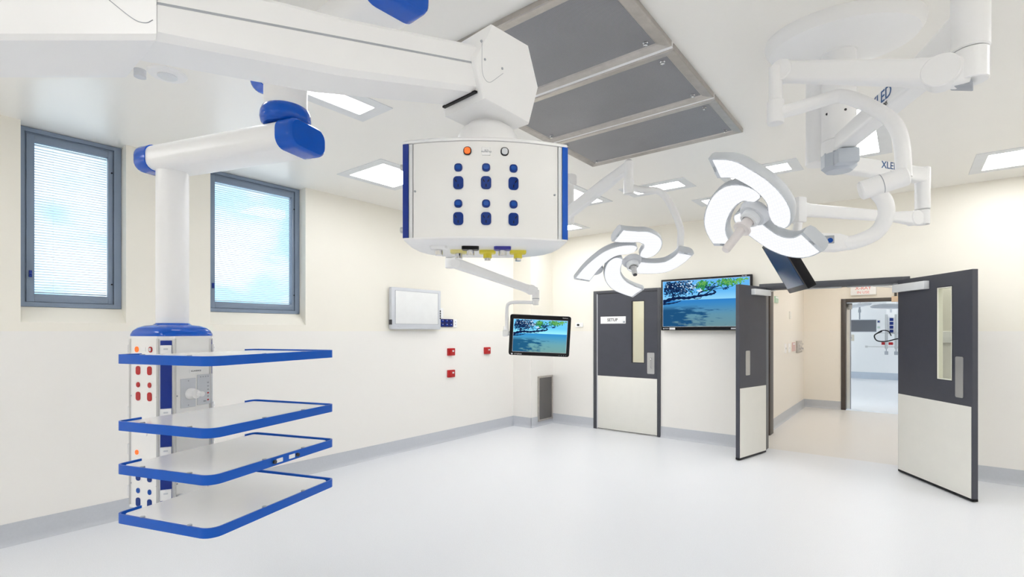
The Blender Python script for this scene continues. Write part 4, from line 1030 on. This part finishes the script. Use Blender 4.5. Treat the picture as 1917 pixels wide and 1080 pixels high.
# --- first lamp, mount near the right
e1 = E(1.47, 1.60)
c1 = V((-.262, 3.0, ZC))
t = thing('surgical_lamp', 'three-petal white surgical lamp hanging at right with its jointed arms and ceiling canopy', 'surgical lamp', c1)
canopy('ceiling_canopy', c1, .345, .27, .085, math.radians(18), t)
s1, s2 = E(1.67, 2.55), E(1.675, 2.70)
def z_(p, z): return V((p.x, p.y, z))
bb = MB(); bb.cyl(z_(s1, 2.47), z_(s1, 2.925), .076, 32); sp = bb.build('spindle', M_white, t)
bb = MB(); bb.lathe(s1, [(.084, 2.912), (.084, 2.925), (.078, 2.93)]); bb.build('flange', M_white2, sp)
fv = (E(0, 0)-s1).normalized(); sv = fv.cross(V((0, 0, 1)))
for k, zz in ((-.028, 2.60), (-.028, 2.50), (.05, 2.6)):
    q = math.sqrt(max(1e-6, .076**2-k*k)); p = z_(s1, zz)+sv*k+fv*(q-.002); bb = MB(); bb.cyl(p, p+fv*.004, .006, 10); bb.build('bolt', M_ink2, sp)
bb = MB(); bb.cyl(z_(s1, 2.40), z_(s1, 2.468), .077, 32); base = bb.build('arm_hub', M_white, t)
bb = MB(); bb.lathe(s1, [(.0785, 2.405), (.0785, 2.335), (.06, 2.315), (.0, 2.313)], n=10); bb.obox(z_(s1, 2.363)+(e1-s1).normalized()*.085, (e1-s1).normalized(), (e1-s1).normalized().cross(V((0, 0, 1))), V((0, 0, 1)), .07, .10, .075, .012); bb.build('hub_cover', mat('pale_blue_grey_plastic', (.50, .54, .60), .4), base)
d_ = (e1-s1).normalized()
bb = MB(); bb.beam([(z_(s1, 2.445)+d_*.03, .085, .085), (z_(s1, 2.452)+d_*.5, .09, .092), (z_(s1, 2.46)+d_*.8, .092, .105), (z_(e1, 2.475), .092, .125)], r=.2); xa = bb.build('horizontal_arm', M_white, t)
sd = d_.cross(V((0, 0, 1))); sd = sd if sd.dot(E(0, 0)-s1) > 0 else -sd
sidept = z_(s1, 2.458) + d_*.515 + sd*.0462
text_mesh('lettering', 'XLED', sidept, sd, .068, M_ink, xa, bold=.0003)
text_mesh('lettering', 'STERIS', sidept-V((0, 0, .038))+d_*.02, sd, .022, M_ink2, xa)
bb = MB(); bb.cyl(z_(e1, 2.40), z_(e1, 2.62), .049, 32, bev=.004); bb.build('elbow', M_white, t)
bb = MB(); bb.cyl(z_(e1, 2.30), z_(e1, 2.398), .046, 32, bev=.003); el = bb.build('arm_pivot', M_white, t)
pr, pl2 = E(1.395, 1.62, 2.337), E(1.057, 1.95, 2.513)
dd = (pl2-pr).normalized()
ew = E(1.45, 1.61, 2.335)
bb = MB(); bb.beam([(ew-dd*.02, .06, .09), (pr-dd*-.02, .07, .092), (pr+dd*.05, .066, .086), (pr+dd*.10, .06, .080), (pr+dd*.28, .056, .080), (pl2-dd*.06, .054, .074), (pl2, .054, .076), (pl2+dd*.028, .05, .055)], r=.3); sa = bb.build('spring_arm', M_white, t)
bb = MB(); sq = dd.cross(V((0, 0, 1))).normalized(); sq = sq if sq.dot(E(0, 0)-pr) > 0 else -sq
bb.cyl(pr+sq*-.03, pr+sq*.036, .052, 28, bev=.003); bb.build('pivot_disc', M_white, sa)
bb = MB(); bb.cyl(pl2+sq*-.026, pl2+sq*.03, .040, 28, bev=.003); bb.build('end_disc', M_white, sa)
bb = MB(); bb.obox(ew-V((0, 0, .042)), dd, sq, V((0, 0, 1)), .06, .05, .02, .004); tag(bb.build('brake_cover', M_mgrey, sa), 'grey brake cover')
dt = E(1.03, 1.95)
bb = MB(); bb.cyl(z_(dt, 2.35), z_(dt, 2.53), .024, 24); bb.cyl(z_(dt, 2.31), z_(dt, 2.40), .030, 24, bev=.003); bb.build('drop_tube', M_white, t)
bow = bez([E(1.03, 1.95, 2.352), E(1.10, 1.93, 2.362), E(1.205, 1.90, 2.386), E(1.245, 1.885, 2.388), E(1.30, 1.86, 2.355), E(1.352, 1.81, 2.285), E(1.372, 1.78, 2.225), E(1.376, 1.76, 2.15), E(1.378, 1.755, 2.04)], 6)
bb = MB(); bb.tube(bow, .0245, 18); bb.build('bow_arm', M_white, t)
j0, j1 = E(1.262, 1.81, 2.008), E(1.388, 1.75, 2.046)
bb = MB(); bb.cyl(j0, j1, .034, 28, bev=.005); jn = bb.build('swivel_joint', M_white, t)
jm = j0.lerp(j1, .45); bb = MB(); bb.cyl(jm, jm+(j1-j0).normalized()*.0025, .0346, 28); bb.build('joint_seam', M_mgrey, jn)
sb = bez([E(1.315, 1.80, 2.005), E(1.345, 1.80, 1.965), E(1.356, 1.81, 1.915), E(1.335, 1.83, 1.862), E(1.275, 1.85, 1.832), E(1.235, 1.87, 1.828)], 6)
bb = MB(); bb.tube(sb, .026, 18); bb.build('curved_bracket', M_white, t)
bb = MB(); p0, p1 = E(1.25, 1.868, 1.829), E(1.16, 1.90, 1.838); bb.beam([(p0, .05, .05), (p0.lerp(p1, .3), .075, .062), (p1, .075, .062)], r=.15); cb = bb.build('control_box', M_white, t)
dq = (p1-p0).normalized(); sq2 = dq.cross(V((0, 0, 1))); sq2 = sq2 if sq2.dot(E(0, 0)-p0) > 0 else -sq2
bb = MB(); bb.prism(rrect(.045, .03, .002), p0.lerp(p1, .72)+sq2*.0375+V((0, 0, .005)), sq2, .001); kp = bb.build('keypad', M_mgrey, cb)
bb = MB(); bb.prism(circ(.009, 14), p0.lerp(p1, .62)+sq2*.0383+V((0, 0, .003)), sq2, .001); bb.build('round_key', M_swblue, kp)
n1 = E(-.639, -.164, -.752); o1 = E(.9334, 1.95, 1.9433)
r_, u_, n_ = lamp_head(t, o1, n1, PETALS3, .051, .05)
bb = MB(); bb.lathe(o1+n_*.018, [(.021, 0), (.021, .035), (.034, .038), (.034, .046), (.019, .05), (.017, .075), (.0165, .15), (.014, .158), (0, .16)], n_, 24); tag(bb.build('handle', mat('translucent_handle', (.72, .68, .67), .35), t), 'pale pink-grey sterile handle')

# --- monitor on the same spindle
t = thing('ceiling_monitor', 'dark tilted monitor on a jointed white arm behind the three-petal lamp', 'monitor', z_(s2, ZC))
bb = MB(); bb.cyl(z_(s2, 2.50), z_(s2, 2.925), .074, 32); sp = bb.build('spindle', M_white, t)
bb = MB(); bb.cyl(z_(s2, 2.405), z_(s2, 2.5), .075, 32); bb.build('hub_cover', M_white, sp)
for k, zz in ((-.03, 2.53), (-.05, 2.47), (-.015, 2.485)):
    q = math.sqrt(.0745**2-k*k); p = z_(s2, zz)+sv*k+fv*(q-.002); bb = MB(); bb.cyl(p, p+fv*.004, .006, 10); bb.build('bolt', M_ink2, sp)
e2 = E(2.427, 2.95)
d_ = (e2-s2).normalized(); sd = d_.cross(V((0, 0, 1))); sd = sd if sd.dot(E(0, 0)-s2) > 0 else -sd
bb = MB(); bb.beam([(z_(s2, 2.418)+d_*.05, .075, .088), (z_(e2, 2.418), .07, .085)], r=.2); xa = bb.build('horizontal_arm', M_white, t)
q = z_(s2, 2.432)+d_*.47+sd*.0372
text_mesh('lettering', 'XLED', q, sd, .056, M_ink, xa, bold=.0003)
text_mesh('lettering', 'STERIS', q-V((0, 0, .034))+d_*.03, sd, .02, M_ink2, xa)
bb = MB(); bb.cyl(z_(e2, 2.22), z_(e2, 2.465), .038, 28, bev=.003); bb.cyl(z_(e2, 2.13), z_(e2, 2.215), .036, 28, bev=.003); bb.build('elbow', M_white, t)
a_, b_ = E(2.36, 2.935, 2.165), E(1.60, 2.75, 2.168); dd = (b_-a_).normalized()
bb = MB(); bb.beam([(E(2.427, 2.95, 2.16), .05, .07), (a_, .055, .082), (a_+dd*.06, .05, .072), (a_+dd*.14, .045, .056), (a_+dd*.4, .042, .062), (b_-dd*.12, .042, .066), (b_-dd*.04, .045, .07), (b_, .045, .085)], r=.3); sa = bb.build('spring_arm', M_white, t)
bb = MB(); sq = dd.cross(V((0, 0, 1))).normalized(); sq = sq if sq.dot(E(0, 0)-a_) > 0 else -sq; bb.cyl(a_+sq*-.026, a_+sq*.03, .043, 24, bev=.003); bb.build('pivot_disc', M_white, sa)
bb = MB(); bb.obox(E(1.578, 2.745, 2.165), dd, sq, V((0, 0, 1)), .055, .06, .14, .008); bb.build('end_joint', M_white, t)
P2, w_, up_ = E(1.585, 2.85, 1.7136), E(-.309, -.951, -.015), E(-.45, .132, .883)
nm = w_.cross(up_).normalized(); up_ = nm.cross(w_).normalized(); w_ = w_.normalized()
if nm.dot(E(0, 0, 1.5)-P2) < 0: nm = -nm
Wm, Hm = .42, .31; cm = P2 + w_*Wm/2 + up_*Hm/2
bb = MB(); bb.obox(cm-nm*.022, w_, up_, nm, Wm, Hm, .044, .006); mc = bb.build('monitor_case', M_black, t)
bb = MB(); bb.obox(cm+nm*.0005+up_*.004, w_, up_, nm, Wm-.05, Hm-.05, .002); bb.build('screen', mat('dark_glass_screen', (.004, .05, .15), .08, spec=.5, var=.05), t, False)
bb = MB(); bb.tube(bez([E(1.575, 2.745, 2.10), E(1.57, 2.75, 2.02), cm-nm*.12+V((0, 0, .03)), cm-nm*.04], 6), .022, 14); bb.build('neck', M_white, t)

# --- second lamp, mount hidden behind the outlet console
sD = E(-.175, 4.245)
t = thing('surgical_lamp', 'four-petal white surgical lamp in front of the setup door with its slanting arm', 'surgical lamp', z_(sD, ZC))
canopy('ceiling_canopy', z_(sD, ZC), .19, .17, .06, 0, t)
bb = MB(); bb.cyl(z_(sD, 2.50), z_(sD, 2.945), .07, 28); bb.build('spindle', M_white, t)
eD = E(.40, 3.50)
bb = MB(); d_ = (eD-sD).normalized(); bb.beam([(z_(sD, 2.557), .08, .085), (z_(eD, 2.557)+d_*.04, .07, .075)], r=.25); bb.build('horizontal_arm', M_white, t)
bb = MB(); bb.cyl(z_(eD, 2.25), z_(eD, 2.595), .036, 24); bb.build('elbow', M_white, t)
a_, b_ = E(.345, 3.48, 2.285), E(.702, 3.0, 2.492); dd = (b_-a_).normalized()
bb = MB(); bb.beam([(E(.40, 3.5, 2.27), .05, .07), (a_+dd*.05, .05, .08), (a_+dd*.14, .046, .085), (a_+dd*.45, .044, .078), (b_-dd*.06, .044, .062), (b_, .05, .06)], r=.28); bb.build('spring_arm', M_white, t)
eT = E(.702, 3.0)
bb = MB(); bb.cyl(z_(eT, 2.38), z_(eT, 2.53), .027, 24, bev=.012); ev = bb.build('drop_tube', M_white, t)
bb = MB(); bb.cyl(z_(eT, 2.325), z_(eT, 2.41), .031, 24, bev=.002); bb.build('swivel', M_white, t)
bow = bez([E(.715, 3.0, 2.365), E(.78, 2.985, 2.345), E(.86, 2.965, 2.335), E(.905, 2.955, 2.30), E(.95, 2.945, 2.22), E(.995, 2.95, 2.11), E(1.003, 2.97, 2.04), E(1.005, 2.98, 1.99)], 6)
bb = MB(); bb.tube(bow, .02, 16); bb.build('bow_arm', M_white, t)
n2 = E(.076, -.49, -.869); o2 = E(.7252, 3.0, 1.9025)
r_, u_, n_ = lamp_head(t, o2, n2, PETALS4, .054, .045)
bb = MB(); bb.lathe(o2+n_*.015, [(.02, 0), (.02, .018), (.016, .02), (.016, .055), (.013, .06), (0, .06)], n_, 20); hd = bb.build('handle', M_alu, t)
bb = MB(); bb.cyl(o2+n_*.0745, o2+n_*.080, .012, 16); bb.build('camera_eye', M_ink2, hd)
bb = MB(); p = o2 - r_*.19 - u_*.12 - n_*.035; bb.lathe(p, [(0, 0), (.045, 0), (.05, -.015), (.04, -.035), (0, -.04)], n_, 24); bb.build('rear_boss', M_lgrey, t)

# --- monitor with arm under the console's sight line, on its own ceiling drop beside the second lamp
sM = E(-.30, 4.32)
t = thing('ceiling_monitor', 'black-framed monitor showing a beach, hanging in the corner on a white jointed arm', 'monitor', z_(sM, ZC))
canopy('ceiling_canopy', z_(sM, ZC), .10, .10, .05, 0, t)
bb = MB(); bb.cyl(z_(sM, 2.36), z_(sM, 2.955), .05, 24); bb.build('spindle', M_white, t)
eM = E(-.4205, 3.40)
bb = MB(); bb.beam([(z_(sM, 2.40), .07, .075), (z_(eM, 2.40), .06, .07)], r=.25); bb.build('horizontal_arm', M_white, t)
bb = MB(); bb.cyl(z_(eM, 2.0), z_(eM, 2.43), .031, 24); bb.cyl(z_(eM, 1.93), z_(eM, 1.995), .034, 24, bev=.004); bb.build('elbow', M_white, t)
a_, b_ = E(-.395, 3.40, 1.966), E(.155, 3.60, 1.792); dd = (b_-a_).normalized()
bb = MB(); bb.beam([(a_-dd*.03, .05, .055), (a_, .055, .072), (a_+dd*.06, .05, .072), (a_+dd*.3, .046, .062), (b_-dd*.08, .042, .058), (b_-dd*.02, .045, .066), (b_+dd*.02, .045, .06)], r=.3); sa = bb.build('spring_arm', M_white, t)
sq = dd.cross(V((0, 0, 1))).normalized(); sq = sq if sq.dot(E(0, 0)-a_) > 0 else -sq
for p in (a_, b_-dd*.02):
    bb = MB(); bb.cyl(p-sq*.024, p+sq*.028, .034, 22, bev=.002); bb.build('pivot_disc', M_white, sa)
eN = E(.172, 3.61)
bb = MB(); bb.cyl(z_(eN, 1.72), z_(eN, 1.80), .026, 20, bev=.004); bb.cyl(z_(eN, 1.69), z_(eN, 1.735), .021, 20); el = bb.build('drop_tube', M_white, t)
bb = MB(); bb.cyl(z_(eN, 1.733), z_(eN, 1.738), .0265, 20); bb.build('collar', M_mgrey, el)
bb = MB(); bb.tube(bez([E(.172, 3.61, 1.708), E(.05, 3.64, 1.712), E(-.012, 3.66, 1.708), E(-.034, 3.67, 1.685), E(-.038, 3.68, 1.62), E(-.038, 3.69, 1.54), E(-.03, 3.70, 1.49), E(.01, 3.72, 1.475)], 6), .0125, 14); bb.build('bent_tube', M_white, t)
bb = MB(); bb.obox(E(-.048, 3.705, 1.487), ED(1, 0), ED(0, 1), V((0, 0, 1)), .04, .05, .05, .006); bb.build('tilt_joint', M_white2, t)
cm = E(.208, 3.70, 1.466)
nm = E(.06, -.985, -.09).normalized(); r0, u0, nm = frame(nm)
rot = math.radians(-1.3); w_ = r0*math.cos(rot)-u0*math.sin(rot); up_ = u0*math.cos(rot)+r0*math.sin(rot)
up_ = (up_ + w_*.065).normalized(); w_ = up_.cross(nm).normalized()
Wm, Hm = .452, .302
bb = MB(); bb.prism(rrect(Wm, Hm, .016), cm-nm*.04, nm, .04, up=up_, bev=.002); mc = bb.build('monitor_case', M_black, t)
picture(cm+nm*.0008-up_*.002, nm, up_, Wm-.052, Hm-.062, t, 'screen', 3, M_sea2)
bb = MB()
for s in (-1, 1):
    bb.obox(cm+nm*.0006+w_*s*(Wm-.050)/2-up_*.002, w_, up_, nm, .002, Hm-.060, .001); bb.obox(cm+nm*.0006+up_*(s*(Hm-.060)/2-.002), w_, up_, nm, Wm-.05, .002, .001)
bb.build('screen_edge', M_wink, t, False)
text_mesh('lettering', 'STERIS', cm+nm*.0004-w_*.158-up_*.141, nm, .013, M_wink, t, up=up_, sx=1.5)
bb = MB(); bb.obox(cm+nm*.0006-w_*.203-up_*.141, w_, up_, nm, .013, .011, .001); bb.build('emblem', M_wink, t, False)
text_mesh('lettering', 'Radiance', cm+nm*.0004+w_*.182+up_*.138, nm, .011, M_wink, t, up=up_)
for k in range(4):
    bb = MB(); bb.obox(cm+nm*.0004+w_*(.15+k*.017)-up_*.141, w_, up_, nm, .004, .004, .0008); bb.build('button', M_mgrey, t, False)

# ================================================================== WORLD, CAMERA
w = bpy.data.worlds.new('sky'); SC.world = w; w.use_nodes = True
nt = w.node_tree; nt.nodes.clear(); n = nt.nodes.new; L = nt.links.new
bg = n('ShaderNodeBackground'); ow = n('ShaderNodeOutputWorld'); tc = n('ShaderNodeTexCoord')
mp = n('ShaderNodeMapping'); mp.inputs['Scale'].default_value = (3.2, 3.2, 5.0); L(tc.outputs['Generated'], mp.inputs['Vector'])
nz = n('ShaderNodeTexNoise'); nz.inputs['Scale'].default_value = 1.6; nz.inputs['Detail'].default_value = 3; nz.inputs['Roughness'].default_value = .45; L(mp.outputs[0], nz.inputs['Vector'])
rp = n('ShaderNodeValToRGB'); rp.color_ramp.elements[0].position = .40; rp.color_ramp.elements[0].color = (.40, .74, .98, 1)
rp.color_ramp.elements[1].position = .60; rp.color_ramp.elements[1].color = (.98, .99, 1., 1); L(nz.outputs['Fac'], rp.inputs['Fac'])
L(rp.outputs[0], bg.inputs['Color']); bg.inputs['Strength'].default_value = 2.2
L(bg.outputs[0], ow.inputs['Surface'])

cam = bpy.data.cameras.new('camera'); co = bpy.data.objects.new('camera', cam); COL.objects.link(co)
co.location = (0, 0, 1.5); co.rotation_euler = (PI/2, 0, ANG)
cam.sensor_width = 36; cam.lens = 934/1917*36; cam.shift_y = 80/1917; cam.clip_start = .05; cam.clip_end = 100
SC.camera = co
SC.view_settings.view_transform = 'Standard'; SC.view_settings.look = 'None'
SC.view_settings.exposure = -0.22; SC.view_settings.gamma = 1.0; SC.view_settings.use_curve_mapping = False
cy = SC.cycles
cy.max_bounces = 11; cy.diffuse_bounces = 9; cy.glossy_bounces = 4; cy.transparent_max_bounces = 12
cy.caustics_reflective = False; cy.caustics_refractive = False; cy.sample_clamp_indirect = 6
cy.use_denoising = True
